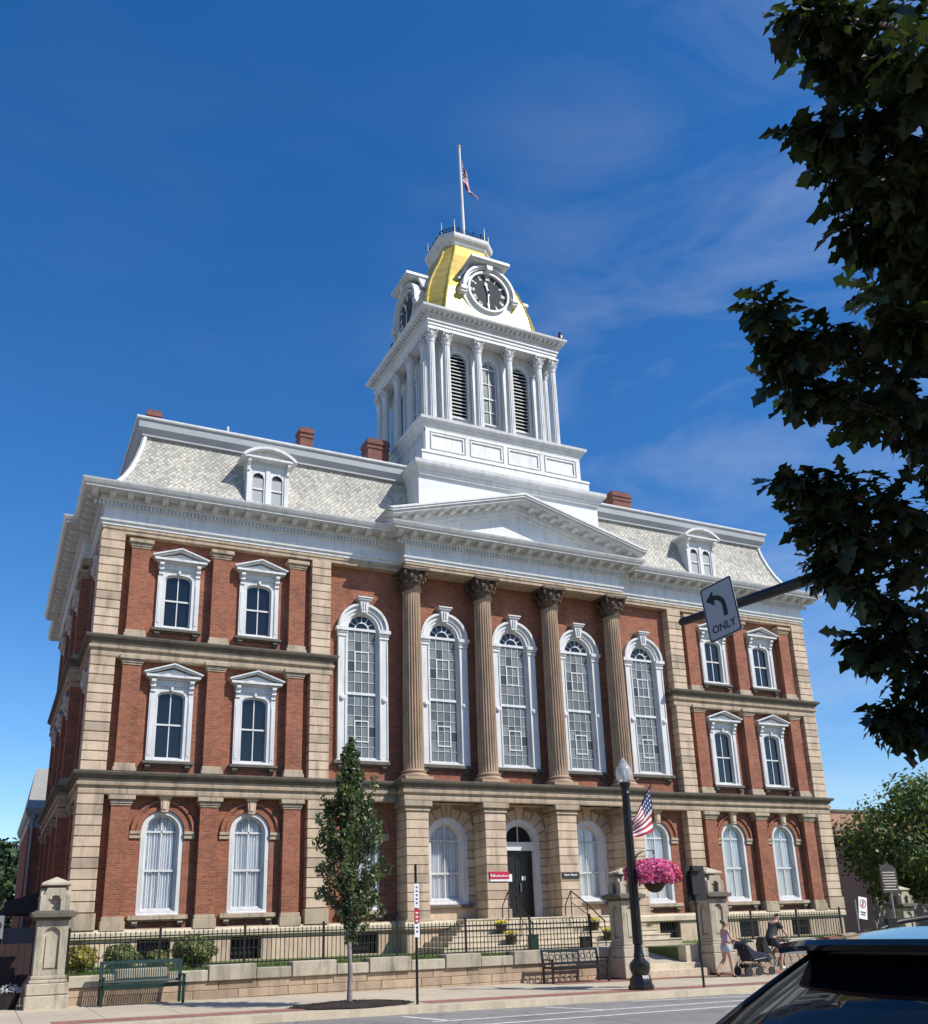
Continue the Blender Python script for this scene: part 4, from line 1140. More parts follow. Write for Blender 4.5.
struct(sheet('brick_band', M_['pavebrick'], -17.5, -11.9, CY+.45, CY+1.2, .006)); struct(sheet('brick_band', M_['pavebrick'], -9.9, 20, CY+.45, CY+1.2, .006))
struct(sheet('brick_paving', M_['pavebrick'], -4.2, 9, -8.9, -7.4, .007))
struct(sheet('near_pavement', M_['pave'], -90, 90, -48, -36, -.0, .5, 40))
# crossing lines and parking lines on the street
mb = MB()
def line(x0, y0, x1, y1, w):
    d = Vector((x1-x0, y1-y0)).normalized(); n = Vector((-d.y, d.x))*w/2
    q = [(x0+n.x, y0+n.y), (x1+n.x, y1+n.y), (x1-n.x, y1-n.y), (x0-n.x, y0-n.y)]
    mb.add([(x, y, zg(x)-.135) for x, y in q], [(0, 1, 2, 3)])
line(-11.0, -14.0, -10.6, -15.6, .14); line(-11.0, -15.5, -3.0, -15.3, .14); line(-10.6, -16.6, 8, -16.0, .14)
line(-7.6, -13.9, -7.0, -15.4, .12); line(-5.2, -13.8, 2.0, -15.2, .12); line(-2.0, -13.7, 9, -13.9, .12)
struct(mb.build('road_markings', M_['paint']))
# mulch bed round the young tree
mb = MB(); pts = []
for r, z in ((1.0, .012), (.8, .05), (.4, .09), (.02, .1)):
    for k in range(28):
        a = 2*pi*k/28; j = 1+.08*math.sin(3*a+1)+.05*math.sin(7*a)
        x = -11.5+1.35*r*math.cos(a)*j; y = -12.35+.85*r*math.sin(a)*j; pts.append((x, y, zg(x)+z+uni(-.01, .015)))
fs = [(i*28+k, i*28+(k+1) % 28, (i+1)*28+(k+1) % 28, (i+1)*28+k) for i in range(3) for k in range(28)]
mb.add(pts, fs)
for i in range(1500):
    a = uni(0, 2*pi); r_ = math.sqrt(rnd())*1.06; x = -11.5+1.35*r_*math.cos(a); y = -12.35+.85*r_*math.sin(a); q = uni(.012, .035); t = uni(0, pi)
    z = zg(x)+.02+.09*max(0, 1-r_)+uni(0, .02); mb.add([(x-q*math.cos(t), y-q*math.sin(t), z), (x+q*math.sin(t)*.3, y-q*math.cos(t)*.3, z+uni(0, .02)), (x+q*math.cos(t), y+q*math.sin(t), z+uni(-.005, .01)), (x-q*math.sin(t)*.3, y+q*math.cos(t)*.3, z)], [(0, 1, 2, 3)])
tag(mb.build('mulch_bed', M_['mulch'], recalc=False), kind='structure')
# lawns
LZ = -1.53
mb = MB(); mb.box(-17.3, -3.2, -7.2, .1, -3, LZ); mb.box(-3.3, -1.4, -7.2, -4.9, -3, LZ-.001); struct(mb.build('lawn', M_['lawn']))
mb = MB(); mb.box(1.35, 4.95, -7.2, -3.3, -3, LZ); mb.box(4.9, 60, -7.2, .1, -3, LZ-.002); struct(mb.build('lawn', M_['lawn']))
mb = MB(); mb.add([(-1.4, -7.6, -2.0), (1.35, -7.6, -2.0), (1.35, -4.6, LZ+.01), (-1.4, -4.6, LZ+.01), (-1.4, -7.6, -3), (1.35, -7.6, -3), (1.35, -4.6, -3), (-1.4, -4.6, -3)], [(0, 1, 2, 3), (7, 6, 5, 4), (0, 4, 5, 1), (1, 5, 6, 2), (2, 6, 7, 3), (3, 7, 4, 0)]); mb.box(-4.0, 4.0, -4.9, -3.0, -3, LZ+.012); struct(mb.build('path', M_['pave']))
# grass blades
mb = MB()
for i in range(9000):
    if i % 3: x = uni(-17.2, -2.2)
    else: x = uni(3.2, 16)
    y = uni(-7.15, -5.2) if i % 4 else uni(-7.1, -.2)
    if -5.2 < x < 5.2 and y > -5: continue
    h = uni(.03, .07); a = uni(0, pi); w = .012; dx, dy = w*math.cos(a), w*math.sin(a)
    mb.add([(x-dx, y-dy, LZ-.01), (x+dx, y+dy, LZ-.01), (x+uni(-.02, .02), y+uni(-.02, .02), LZ+h)], [(0, 1, 2)])
tag(mb.build('grass', M_['grassblade'], recalc=False), kind='stuff')
# ---------------------------------------------------------------- entrance steps of the courthouse
mb = MB()
for i in range(6):
    e = i*.31; z = -.45-i*.18
    mb.box(-3.4-e, 3.4+e, -1.35-e, .42, z-.19 if i < 5 else -2, z - (0 if i == 0 else 0))
    mb.box(-3.43-e, 3.43+e, -1.38-e, -1.2-e+.0, z-.045, z+.002)
st = mb.build('entrance_steps', M_['limestone'], CH, bevel=.008)
# ---------------------------------------------------------------- retaining wall
def retaining(x0, x1, label, skipfirst=False):
    root = empty('retaining_wall', ((x0+x1)/2, -7.5, zg((x0+x1)/2))); tag(root, label, 'wall', 'retaining walls of the courthouse lawn')
    ox, oy, oz = root.location
    a = MB(); b = MB(); x = x0; k = 0
    while x < x1-.05:
        L = (1.2 if k % 2 else 1.0)+uni(-.08, .08); L = min(L, x1-x)
        if x1-(x+L) < .4: L = x1-x
        up = .11 if k % 2 else 0
        b.box(x+.008-ox, x+L-.008-ox, -.02-.03*(k % 2), .5, -1.80-oz, -1.53+up-oz)
        x += L; k += 1
    z = -1.805; 
    while z > -2.75:
        x = x0+uni(0, .3)-.3; h = .215
        while x < x1:
            L = uni(.7, 1.3); a.box(max(x, x0)+.006-ox, min(x+L, x1)-.006-ox, .04, .5, z-h+.008-oz, z-oz); x += L
        z -= h
    a.box(x0+.02-ox, x1-.02-ox, .06, .48, -2.7-oz, -1.82-oz)
    a.build('wall_blocks', M_['stone_wall'], root, bevel=.012); b.build('coping', M_['stone_coping'], root, bevel=.02)
retaining(-16.9, -1.5, 'long sandstone retaining wall with stepped coping behind both benches')
retaining(2.6, 10.0, 'sandstone retaining wall behind the woman with the pushchair and the cyclist')
mb = MB()
for i in range(2): mb.box(-.6, 1.85, -8.1+i*.36, -7.5, -2.9, -2.17+i*.17+.02)
mb.box(1.36, 1.86, -7.6, -7.15, -2.9, LZ+.04)
struct(mb.build('path_steps', M_['limestone'], bevel=.01))
# ---------------------------------------------------------------- gate pillars
def gate_pillar(x, y, label, z0=None):
    z0 = zg(x) if z0 is None else z0
    r = empty('gate_pillar', (x, y, z0)); tag(r, label, 'gate pillar', 'old carved stone gate pillars')
    m = MB(); m.box(-.47, .47, -.47, .47, -.3, .29); m.box(-.45, .45, -.45, .45, .3, .55); m.box(-.41, .41, -.41, .41, .55, .63); m.box(-.38, .38, -.38, .38, .63, .72)
    m.build('plinth', M_['stone_pillar'], r, bevel=.02)
    m = MB(); H0, H1 = .72, 1.93
    m.box(-.27, .27, -.27, .27, H0, H1)
    for k in range(4):
        m.M = Matrix.Rotation(k*pi/2, 4, 'Z')
        # face with an arched sunk panel
        hw = .17; zs = H1-.32
        m.box(-.336, -hw, -.34, -.26, H0, H1); m.box(hw, .337, -.34, -.26, H0, H1); m.box(-hw, hw, -.34, -.26, H0, H0+.12)
        m.prism([(-hw, H1), (-hw, zs)] + arc(0, zs, hw, 180, 0, 10)[1:-1] + [(hw, zs), (hw, H1)], -.34, -.26)
        m.box(-.12, .12, -.30, -.26, H0+.16, zs-.02)
    m.M = None; m.build('shaft', M_['stone_pillar'], r, bevel=.012)
    m = MB(); m.box(-.38, .38, -.38, .38, 1.93, 1.99); m.prism([(-.44, 1.99), (.44, 1.99), (.5, 2.06), (.5, 2.12), (-.5, 2.12), (-.5, 2.06)], -.5, .5); m.prism([(-.5, 2.06), (.5, 2.06), (.42, 2.15), (-.42, 2.15)], -.42, .42)
    m.build('cap', M_['stone_dark'], r, bevel=.015)
    m = MB()
    m.box(-.19, .19, -.19, .19, 2.14, 2.66)
    for k in range(4):
        m.M = Matrix.Rotation(k*pi/2, 4, 'Z')
        hw = .11; o = [(-.34, 2.14), (-.34, 2.5), (-.26, 2.5), (-.2, 2.66), (.2, 2.66), (.26, 2.5), (.34, 2.5), (.34, 2.14), (hw, 2.14), (hw, 2.38)] + arc(0, 2.38, hw, 0, 180, 8)[1:-1] + [(-hw, 2.38), (-hw, 2.14)]
        m.prism(o, -.33, -.23)
        for s in (-1, 1): m.sphere((s*.11, -.34, 2.42), .035, 8, 5)
    m.M = None
    m.build('lantern_block', M_['stone_pillar'], r, bevel=.01)
    m = MB(); m.prism([(-.14, 2.66), (.14, 2.66), (.2, 2.72), (-.2, 2.72)], -.16, .16)
    m.box(-.33, .33, -.33, .33, 2.72, 2.78)
    m.add([(-.33, -.33, 2.78), (.33, -.33, 2.78), (.33, .33, 2.78), (-.33, .33, 2.78), (0, 0, 2.93)], [(0, 1, 4), (1, 2, 4), (2, 3, 4), (3, 0, 4), (3, 2, 1, 0)])
    m.build('finial', M_['stone_pillar'], r, bevel=.01)
    return r
gate_pillar(-17.38, -7.85, 'weathered stone gate pillar at the left street corner beside the green bench')
gate_pillar(-1.05, -7.85, 'stone gate pillar behind the lamp post with the pink flower basket', -2.02)
gate_pillar(2.35, -7.85, 'stone gate pillar with arched top directly behind the walking woman', -2.02)
gate_pillar(19.3, -.9, 'farthest stone gate pillar beside the historical marker on the right', -2.45)
# ---------------------------------------------------------------- iron fences
def fence(x0, x1, y, z0, h, label, gap=.125):
    r = empty('iron_fence', ((x0+x1)/2, y, z0)); tag(r, label, 'fence', 'black iron fences round the courthouse')
    ox = (x0+x1)/2; n = max(1, round((x1-x0)/2.2)); L = (x1-x0)/n
    for i in range(n):
        a = x0+i*L-ox; m = MB()
        for z in (.12, h-.26, h-.12): m.box(a, a+L, -.016, .016, z-.016, z+.016)
        k = int(L/gap)
        for j in range(1, k+1):
            x = a+j*L/(k+1); top = h if j % 2 else h-.02
            m.box(x-.009, x+.009, -.009, .009, .04, top-.05); m.add([(x-.018, 0, top-.05), (x, -.018, top-.05), (x+.018, 0, top-.05), (x, .018, top-.05), (x, 0, top+.03)], [(0, 1, 4), (1, 2, 4), (2, 3, 4), (3, 0, 4)])
        m.build('fence_panel', M_['iron'], r, recalc=False)
    for i in range(n+1):
        x = x0+i*L-ox; m = MB(); m.box(x-.028, x+.028, -.028, .028, -.05, h+.06); m.sphere((x, 0, h+.09), .04, 8, 5); m.build('fence_post', M_['iron'], r)
    return r
fence(-16.9, -1.6, -6.7, LZ, .98, 'black iron picket fence on the lawn from the left gate pillar to the entrance path')
fence(2.9, 9.2, -6.7, LZ, .98, 'black iron picket fence behind the woman and the cyclist')
fence(20.0, 44, -.9, LZ-.1, .95, 'black iron fence running past the street tree at the far right')
# ---------------------------------------------------------------- handrails, bin, pots at the steps
def handrail(x, label, spread=.0):
    m = MB()
    z0, z1 = -.45, -1.5
    m.tube([(x, -1.45, z0+.92), (x+spread*.6, -2.3, z0+.40), (x+spread, -3.15, z1+.84)], .024, 8)
    m.tube([(x, -1.45, z0+.92), (x-.12, -1.2, z0+.4), (x-.12, -1.2, z0)], .02, 8)
    m.tube([(x, -1.45, z0+.5), (x+spread*.6, -2.3, z0+.02), (x+spread, -3.15, z1+.42)], .014, 6)
    for t in (0, .5, 1): 
        yy = -1.45-1.7*t; zb = z0-.0-1.05*t; m.tube([(x+spread*t, yy, zb-.1), (x+spread*t, yy, zb+.92 - .03*t)], .02, 8)
    o = m.build('handrail', M_['iron'], smooth=40); tag(o, label, 'handrail'); o['group'] = 'iron handrails of the entrance steps'
handrail(-1.65, 'left iron handrail of the entrance steps above the dark green box', .0)
handrail(1.05, 'right iron handrail of the entrance steps behind the black bench', .3)
m = MB(); m.box(-.15, .15, -.12, .12, 0, .46); m.box(-.17, .17, -.14, .14, .46, .5)
o = m.build('utility_box', M_['green'], None, (-2.0, -3.75, LZ+.01), bevel=.01); tag(o, 'dark green upright box at the foot of the left handrail', 'utility box')
def quadleaf(m, c, n, s, asp=1.0, fold=0.0):
    """one small leaf facing roughly n"""
    n = Vector(n).normalized(); t = n.cross(Vector((uni(-1, 1), uni(-1, 1), uni(-1, 1))))
    if t.length < 1e-4: t = Vector((1, 0, 0))
    t.normalize(); b = n.cross(t); c = Vector(c)
    m.add([c-t*s, c+b*s*.5*asp+n*fold*s, c+t*s, c-b*s*.5*asp+n*fold*s], [(0, 1, 2, 3)])
def pot(x, y, z, label):
    r = empty('flower_pot', (x, y, z)); tag(r, label, 'flower pot', 'potted yellow flowers on the steps')
    m = MB(); m.lathe(0, 0, [(.13, 0), (.17, .12), (.2, .26), (.22, .28), (.22, .32), (.19, .32), (.19, .29)], 14); m.build('pot', M_['basket'], r, smooth=40)
    m = MB()
    for i in range(150):
        a = uni(0, 2*pi); rr = uni(0, .24); c = (rr*math.cos(a), rr*math.sin(a), .3+uni(0, .17)*(1-rr*2)); quadleaf(m, c, (uni(-1, 1), uni(-1, 1), 1), uni(.02, .045))
    m.build('foliage', M_['shrubleaf'], r, recalc=False)
    m = MB()
    for i in range(230):
        a = uni(0, 2*pi); rr = .26*math.sqrt(rnd()); c = (rr*math.cos(a), rr*math.sin(a), .36+uni(0, .14)*(1-rr*1.5)); quadleaf(m, c, (uni(-.6, .6), uni(-1.2, 0), 1), uni(.018, .034))
    m.build('flowers', M_['yellowpetal'], r, recalc=False)
def stepz(y): return -.45 if y > -1.38 else -.45-.18*max(1, math.ceil((-1.35-y)/.31))
pot(-2.35, -2.15, stepz(-2.15), 'upper left pot of yellow flowers on the entrance steps')
pot(-2.3, -2.75, stepz(-2.75), 'lower left pot of yellow flowers beside the left handrail')
pot(1.55, -2.15, stepz(-2.15), 'upper right pot of yellow flowers on the entrance steps')
pot(1.75, -2.75, stepz(-2.75), 'lower right pot of yellow flowers beside the right handrail')
# ---------------------------------------------------------------- shrubs
def shrub(x, y, rx, rz, m_, label, n=2600):
    r = empty('shrub', (x, y, LZ)); tag(r, label, 'shrub', 'clipped shrubs behind the fence')
    m = MB()
    for i in range(n):
        while True:
            p = Vector((uni(-1, 1), uni(-1, 1), uni(-1, 1)))
            if .3 < p.length < 1: break
        k = .78+.22*math.sin(p.x*5+1)*math.sin(p.y*6)*math.sin(p.z*5+2)+.12*rnd()
        p2 = p.normalized()*k*(p.length**.3); c = (p2.x*rx, p2.y*rx, rz+p2.z*rz)
        quadleaf(m, c, p+Vector((uni(-.7, .7), uni(-.7, .7), uni(-.5, .9))), uni(.03, .055), 1.1)
    m.build('foliage', m_, r, recalc=False)
    m = MB()
    for i in range(9):
        a = i*.7; m.tube([(0, 0, 0), (.3*rx*math.cos(a), .3*rx*math.sin(a), rz*.7), (.6*rx*math.cos(a+.3), .6*rx*math.sin(a+.3), rz*1.3)], [.02, .014, .006], 5)
    m.build('stem', M_['bark'], r)
shrub(-16.5, -5.6, .46, .37, M_['shrubyellow'], 'leftmost yellow-green shrub right beside the left gate pillar')
shrub(-15.5, -5.6, .5, .37, M_['shrubleaf'], 'rounded green shrub behind the left half of the green bench')
shrub(-14.6, -5.6, .32, .27, M_['shrubleaf'], 'smallest shrub behind the middle of the green bench', 1300)
shrub(-13.65, -5.6, .66, .46, M_['shrubleaf'], 'largest green shrub behind the right end of the green bench', 4200)
# ---------------------------------------------------------------- benches
def bench_green(x, y, L):
    z = zg(x); r = empty('park_bench', (x, y, z)); tag(r, 'dark green slatted metal bench against the retaining wall at the left', 'bench')
    for s in (-1, 1):
        m = MB(); X = s*(L/2-.03)
        m.box(X-.03, X+.03, -.36, -.28, 0, .62); m.prism([(.16, 0), (.24, 0), (.2, .45), (.3, .98), (.24, .98), (.13, .45)], X-.03, X+.03, 'x')
        m.box(X-.03, X+.03, -.36, .16, .42, .46); m.box(X-.035, X+.035, -.38, .2, .61, .65); m.build('side_frame', M_['green'], r)
    m = MB()
    for k in range(7): m.box(-L/2+.04, L/2-.04, -.36+k*.075, -.36+k*.075+.05, .44, .465)
    m.box(-L/2+.04, L/2-.04, -.375, -.35, .38, .46)
    m.build('seat', M_['green'], r)
    m = MB(); n = 34
    for i in range(n):
        X = -L/2+.08+i*(L-.16)/(n-1); m.prism([(.15, .5), (.165, .5), (.265, .94), (.25, .94)], X-.012, X+.012, 'x')
    m.prism([(.13, .5), (.17, .48), (.18, .53), (.145, .54)], -L/2+.04, L/2-.04, 'x'); m.prism([(.235, .92), (.275, .91), (.3, .98), (.25, .99)], -L/2+.02, L/2-.02, 'x')
    m.build('backrest', M_['green'], r)
bench_green(-15.3, -8.15, 1.9)
def bench_black(x, y, L):
    z = zg(x); r = empty('park_bench', (x, y, z)); tag(r, 'black metal bench against the wall left of the lamp post', 'bench')
    for s in (-1, 1):
        m = MB(); X = s*(L/2-.03)
        m.box(X-.028, X+.028, -.36, -.3, 0, .66); m.box(X-.028, X+.028, .16, .22, 0, .46); m.prism([(.16, .46), (.22, .46), (.3, .92), (.25, .92)], X-.028, X+.028, 'x')
        m.box(X-.03, X+.03, -.36, .26, .63, .67); m.box(X-.02, X+.02, -.32, .2, .4, .44); m.build('side_frame', M_['blackgloss'], r)
    m = MB()
    for k in range(9): m.box(-L/2+.04, L/2-.04, -.36+k*.062, -.36+k*.062+.04, .44, .46)
    m.box(-L/2+.04, L/2-.04, -.37, -.35, .38, .46); m.build('seat', M_['blackgloss'], r)
    m = MB()
    for z0, z1 in ((.5, .56), (.86, .92)): m.prism([(.17+(z0-.46)*.18, z0), (.2+(z0-.46)*.18, z0), (.2+(z1-.46)*.18, z1), (.17+(z1-.46)*.18, z1)], -L/2+.04, L/2-.04, 'x')
    for i in range(10):
        X = -L/2+.06+i*(L-.12)/9; m.prism([(.175, .5), (.195, .5), (.275, .9), (.255, .9)], X-.01, X+.01, 'x')
    for i in range(9):
        X = -L/2+.12+i*(L-.24)/8; m.M = Matrix.Translation((X, .225, .71)) @ Matrix.Rotation(pi/2-.18, 4, 'X'); m.band(arc(0, 0, .09, 0, 360, 14)[:-1], arc(0, 0, .07, 0, 360, 14)[:-1], -.008, .008, 'z', closed=True); m.M = None
    m.build('backrest', M_['blackgloss'], r)
bench_black(-3.2, -8.2, 1.95)
m = MB(); m.box(-.13, .13, -.1, .1, 0, .3); m.box(-.15, .15, -.12, .12, .3, .33)
o = m.build('junction_box', M_['iron'], None, (-2.25, -7.35, -1.42), bevel=.01); tag(o, 'small black box on the wall coping behind the black bench', 'box')
# ================================================================ STREET LAMP, BASKET, FLAG
LX, LY = -3.95, -12.45; LZ0 = zg(LX)
r = empty('street_lamp', (LX, LY, LZ0)); tag(r, 'black cast-iron street lamp with an acorn glass globe', 'street lamp')
m = MB()
m.lathe(0, 0, [(.33, 0), (.33, .1), (.29, .13), (.28, .24), (.24, .3), (.2, .36)], 8, ph=pi/8)
m.lathe(0, 0, [(.2, .34), (.23, .42), (.26, .52), (.25, .62), (.17, .7), (.12, .76), (.14, .8), (.12, .85), (.11, .95), (.1, 1.05), (.085, 1.1)], 20)
m.build('lamp_base', M_['blackgloss'], r, smooth=35)
m = MB(); n = 20; P_ = []
fluted(m, .125, .10, 1.08, 4.86, 10)
m.lathe(0, 0, [(.10, 4.8), (.13, 4.86), (.105, 4.92), (.11, 4.98), (.14, 5.06), (.15, 5.12), (.13, 5.14)], 16)
m.build('post', M_['blackgloss'], r, smooth=35)
m = MB(); m.lathe(0, 0, [(.13, 5.12), (.19, 5.22), (.22, 5.34), (.215, 5.45), (.17, 5.56), (.12, 5.62), (.09, 5.66), (.1, 5.68), (.06, 5.73), (.015, 5.8)], 24)
gl = m.build('globe', M_['glass_globe'], r, smooth=60)
m = MB(); m.lathe(0, 0, [(.05, 5.15), (.06, 5.3), (.04, 5.42), (.01, 5.46)], 12); m.build('bulb', M_['signwhite'], gl, smooth=60)
m = MB(); m.box(-.06, .1, -.05, .05, 3.3, 3.4); m.tube([(.05, 0, 3.0), (.2, 0, 3.28), (.5, 0, 3.4), (.75, 0, 3.38), (.72, 0, 3.3)], .022, 8); m.tube([(.05, 0, 3.36), (.6, 0, 3.4)], .016, 6)
m.tube([(-.12, 0, 2.72), (.12, 0, 2.72)], .02, 6); m.build('basket_bracket', M_['blackgloss'], r, smooth=40)
m = MB(); m.tube([(.06, .0, 3.95), (.85, .0, 5.12)], .016, 6); m.sphere((.85, 0, 5.14), .03, 8, 5); m.build('flag_staff', M_['blackgloss'], r)
# hanging basket
r = empty('hanging_basket', (LX+.68, LY, LZ0+2.36)); tag(r, 'hanging basket overflowing with magenta petunias on the street lamp', 'flower basket')
m = MB(); m.lathe(0, 0, [(.05, -.04), (.16, 0), (.26, .12), (.32, .24), (.33, .3)], 18)
for k in range(3):
    a = k*2*pi/3+.4; m.tube([(.32*math.cos(a), .32*math.sin(a), .28), (.04*math.cos(a), .04*math.sin(a), .96)], .006, 4)
m.build('basket', M_['basket'], r, smooth=50)
def blossoms(m, n, pale=False):
    for i in range(n):
        a = uni(0, 2*pi); ph = math.asin(uni(-.55, 1))
        k = 1+.12*math.sin(3*a+1)+.09*math.sin(7*a+3*ph); jit = uni(.86, 1.03)
        d = Vector((math.cos(a)*math.cos(ph), math.sin(a)*math.cos(ph), math.sin(ph)))
        c = Vector((d.x*.78*k, d.y*.62*k, .42+d.z*.40))*1.0; c = Vector((c.x*jit, c.y*jit, .42+(c.z-.42)*jit))
        nn = (d+Vector((uni(-.5, .5), uni(-.5, .5), uni(-.4, .5)))).normalized(); t = nn.cross(Vector((rnd()-.5, rnd()-.5, rnd()))).normalized(); b = nn.cross(t); s = uni(.026, .046)
        pts = [c-nn*s*.6] + [c+(t*math.cos(q*2*pi/5)+b*math.sin(q*2*pi/5))*s for q in range(5)]
        m.add(pts, [(0, 1+q, 1+(q+1) % 5) for q in range(5)])
m = MB(); blossoms(m, 2100); m.build('petunias', M_['petal'], r, recalc=False)
m = MB(); blossoms(m, 1300); m.build('pale_petunias', M_['petalpale'], r, recalc=False)
m = MB()
for i in range(700):
    a = uni(0, 2*pi); ph = math.asin(uni(-.7, .9)); k = uni(.6, .93)
    quadleaf(m, (.74*k*math.cos(a)*math.cos(ph), .6*k*math.sin(a)*math.cos(ph), .4+.38*k*math.sin(ph)), (uni(-1, 1), uni(-1, 1), uni(-.5, 1)), uni(.03, .05))
m.build('foliage', M_['shrubleaf'], r, recalc=False)
def fn2(u, v):     # canton hangs from the staff tip, the fly droops back to the post
    x0, z0 = .83-.07*v, 5.07-1.19*v**1.05
    x1, z1 = .03-.02*v, 4.02-.26*v
    k = u**.92
    x = x0+(x1-x0)*k; z = z0+(z1-z0)*k - .10*math.sin(pi*u)*v*(1-.3*v) + .02*math.sin(9*u+5*v)*u
    return (LX+x, LY-.02+.10*math.sin(7*u+3*v)*u+.03*math.sin(11*v), LZ0+z)
flag('flag', 1.3, .8, fn2, 'small American flag slanting from the street lamp above the pink flowers')
# ---------------------------------------------------------------- posts with signs
r = empty('parking_sign', (-10.22, -12.95, zg(-10.2))); tag(r, 'thin black sidewalk post with narrow white and red sign strips', 'sign post')
m = MB(); m.tube([(0, 0, -.1), (0, 0, 2.95)], .03, 10); m.build('post', M_['blackgloss'], r)
for z0, z1, mm, nm in ((2.0, 2.52, 'signwhite', 'white_sign'), (1.68, 1.97, 'signred', 'red_sign'), (1.38, 1.66, 'signwhite', 'lower_sign')):
    m = MB(); m.box(-.06, .06, -.045, -.035, z0, z1); s = m.build(nm, M_[mm], r)
    m = MB(); z = z1-.06
    while z > z0+.05:
        w = uni(.02, .035); m.box(-w, w, -.048, -.044, z-.028, z); m.box(-w*.3, w*.2, -.048, -.044, z-.045, z-.028); z -= .085
    m.build('lettering', M_['signblack'] if mm != 'signred' else M_['signwhite'], s)
r = empty('crossing_sign', (-2.36, -12.9, zg(-2.4))); tag(r, 'black post with a dark rectangular sign panel seen from behind, right of the lamp', 'sign post')
m = MB(); m.tube([(0, 0, -.1), (0, 0, 2.98)], .032, 10); m.box(-.05, .05, -.05, .05, 2.0, 2.06); m.build('post', M_['blackgloss'], r)
m = MB(); m.box(-.2, .4, .03, .05, 2.1, 2.98); m.build('sign_panel', M_['signback'], r)
m = MB(); m.box(-.12, .12, -.1, .03, 2.25, 2.8); m.prism([(-.12, 2.8), (-.2, 2.84), (-.2, 2.86), (.03, 2.86)], -.12, .12, 'x'); m.build('signal_box', M_['signback'], r)
# no-turn sign right of the courthouse
r = empty('regulation_sign', (8.75, -7.9, zg(9)+.15)); tag(r, 'white regulation sign with a red symbol and black lines in front of the far fence', 'sign post')
m = MB(); m.tube([(0, 0, 0), (0, 0, 2.1)], .03, 8); m.build('post', M_['grey'], r)
m = MB(); m.M = Matrix.Rotation(.16, 4, 'Y'); m.box(-.2, .2, -.05, -.035, 1.45, 2.2); s = m.build('plate', M_['signwhite'], r)
m = MB(); m.M = Matrix.Rotation(.16, 4, 'Y') @ Matrix.Translation((0, 0, 1.97)); m.band(arc(0, 0, .15, 0, 360, 20)[:-1], arc(0, 0, .12, 0, 360, 20)[:-1], -.056, -.05, closed=True); m.M = m.M @ Matrix.Rotation(R(45), 4, 'Y'); m.box(-.012, .012, -.056, -.05, -.13, .13); m.build('red_symbol', M_['signred'], s)
m = MB(); m.M = Matrix.Rotation(.16, 4, 'Y'); m.box(-.13, .13, -.056, -.05, 1.66, 1.7); m.box(-.1, .1, -.056, -.05, 1.58, 1.62); m.box(-.02, .02, -.058, -.05, 1.88, 2.06); m.build('lettering', M_['signblack'], s)
# historical marker
r = empty('historical_marker', (10.6, -7.9, zg(10))); tag(r, 'dark historical marker plaque on a post by the farthest gate pillar', 'marker')
m = MB(); m.tube([(0, 0, 0), (0, 0, 2.5)], .04, 8); m.build('post', M_['grey'], r)
m = MB(); m.prism([(-.42, 2.45), (.42, 2.45), (.42, 3.3), (.25, 3.42), (.12, 3.44), (0, 3.58), (-.12, 3.44), (-.25, 3.42), (-.42, 3.3)], -.04, .04); s = m.build('plaque', M_['bronze'], r, bevel=.01)
m = MB()
for i in range(7):
    w = uni(.26, .35); m.box(-w, w, -.046, -.04, 2.56+i*.1, 2.59+i*.1)
m.build('lettering', M_['tan'], s)
# ---------------------------------------------------------------- traffic signal mast arm with lane sign
AT = Vector((-10.0, -22.65, 3.53)); AD = Vector((.167, -.986, 0)).normalized()
r = empty('signal_mast', tuple(AT+AD*9.6-Vector((0, 0, 5.6)))); tag(r, 'long black signal mast arm reaching out from behind the shade-dark oak leaves', 'mast arm')
base = r.location
m = MB(); n = 10; m.tube([AT+AD*t-base+Vector((0, 0, -.012*t)) for t in [i*9.6/n for i in range(n+1)]], [.06+.009*i for i in range(n+1)], 12); m.sphere(tuple(AT-base), .055, 8, 6); m.build('arm', M_['iron'], r, smooth=50)
m = MB(); m.tube([(0, 0, 0), (0, 0, 5.9)], [.15, .12], 14); m.lathe(0, 0, [(.24, 0), (.24, .25), (.17, .4)], 14); m.build('pole', M_['iron'], r, smooth=40)
# lane-use sign clamped on the arm
def text_mesh(txt, size, name, m, parent, M, depth=.004):
    cu = bpy.data.curves.new(name, 'FONT'); cu.body = txt; cu.size = size; cu.align_x = 'CENTER'; cu.align_y = 'CENTER'; cu.extrude = depth/2
    cu.offset = size*.012
    t = bpy.data.objects.new(name, cu); col.objects.link(t)
    dg = bpy.context.evaluated_depsgraph_get(); me = bpy.data.meshes.new_from_object(t.evaluated_get(dg))
    bpy.data.objects.remove(t); me.materials.clear(); me.materials.append(m)
    o = bpy.data.objects.new(name, me); col.objects.link(o)
    if parent: o.parent = parent
    o.matrix_local = M; return o
SC = Vector((-9.89, -23.36, 3.47)) + Vector((-.986, -.167, 0))*.11 + AD*.10
r = empty('lane_sign', tuple(SC)); tag(r, 'white left turn arrow ONLY sign with a black border clamped to the mast arm', 'traffic sign')
r.rotation_euler = Matrix(((AD.x, .986, 0), (AD.y, .167, 0), (0, 0, 1))).to_euler()      # local x along the arm, -y towards the street
base = r.matrix_basis.copy()
tilt = Matrix.Rotation(R(-6.5), 4, 'Y')
def rr_(hw, hh, c=.04):
    o = []
    for sx, sy, a in ((1, 1, 0), (-1, 1, 90), (-1, -1, 180), (1, -1, 270)):
        o += arc(sx*(hw-c), sy*(hh-c), c, a, a+90, 4)
    return o
W_, H_ = .285, .415
m = MB(); m.M = tilt; m.prism(rr_(W_, H_), -.003, .003); m.build('plate', M_['lanesign'], r)
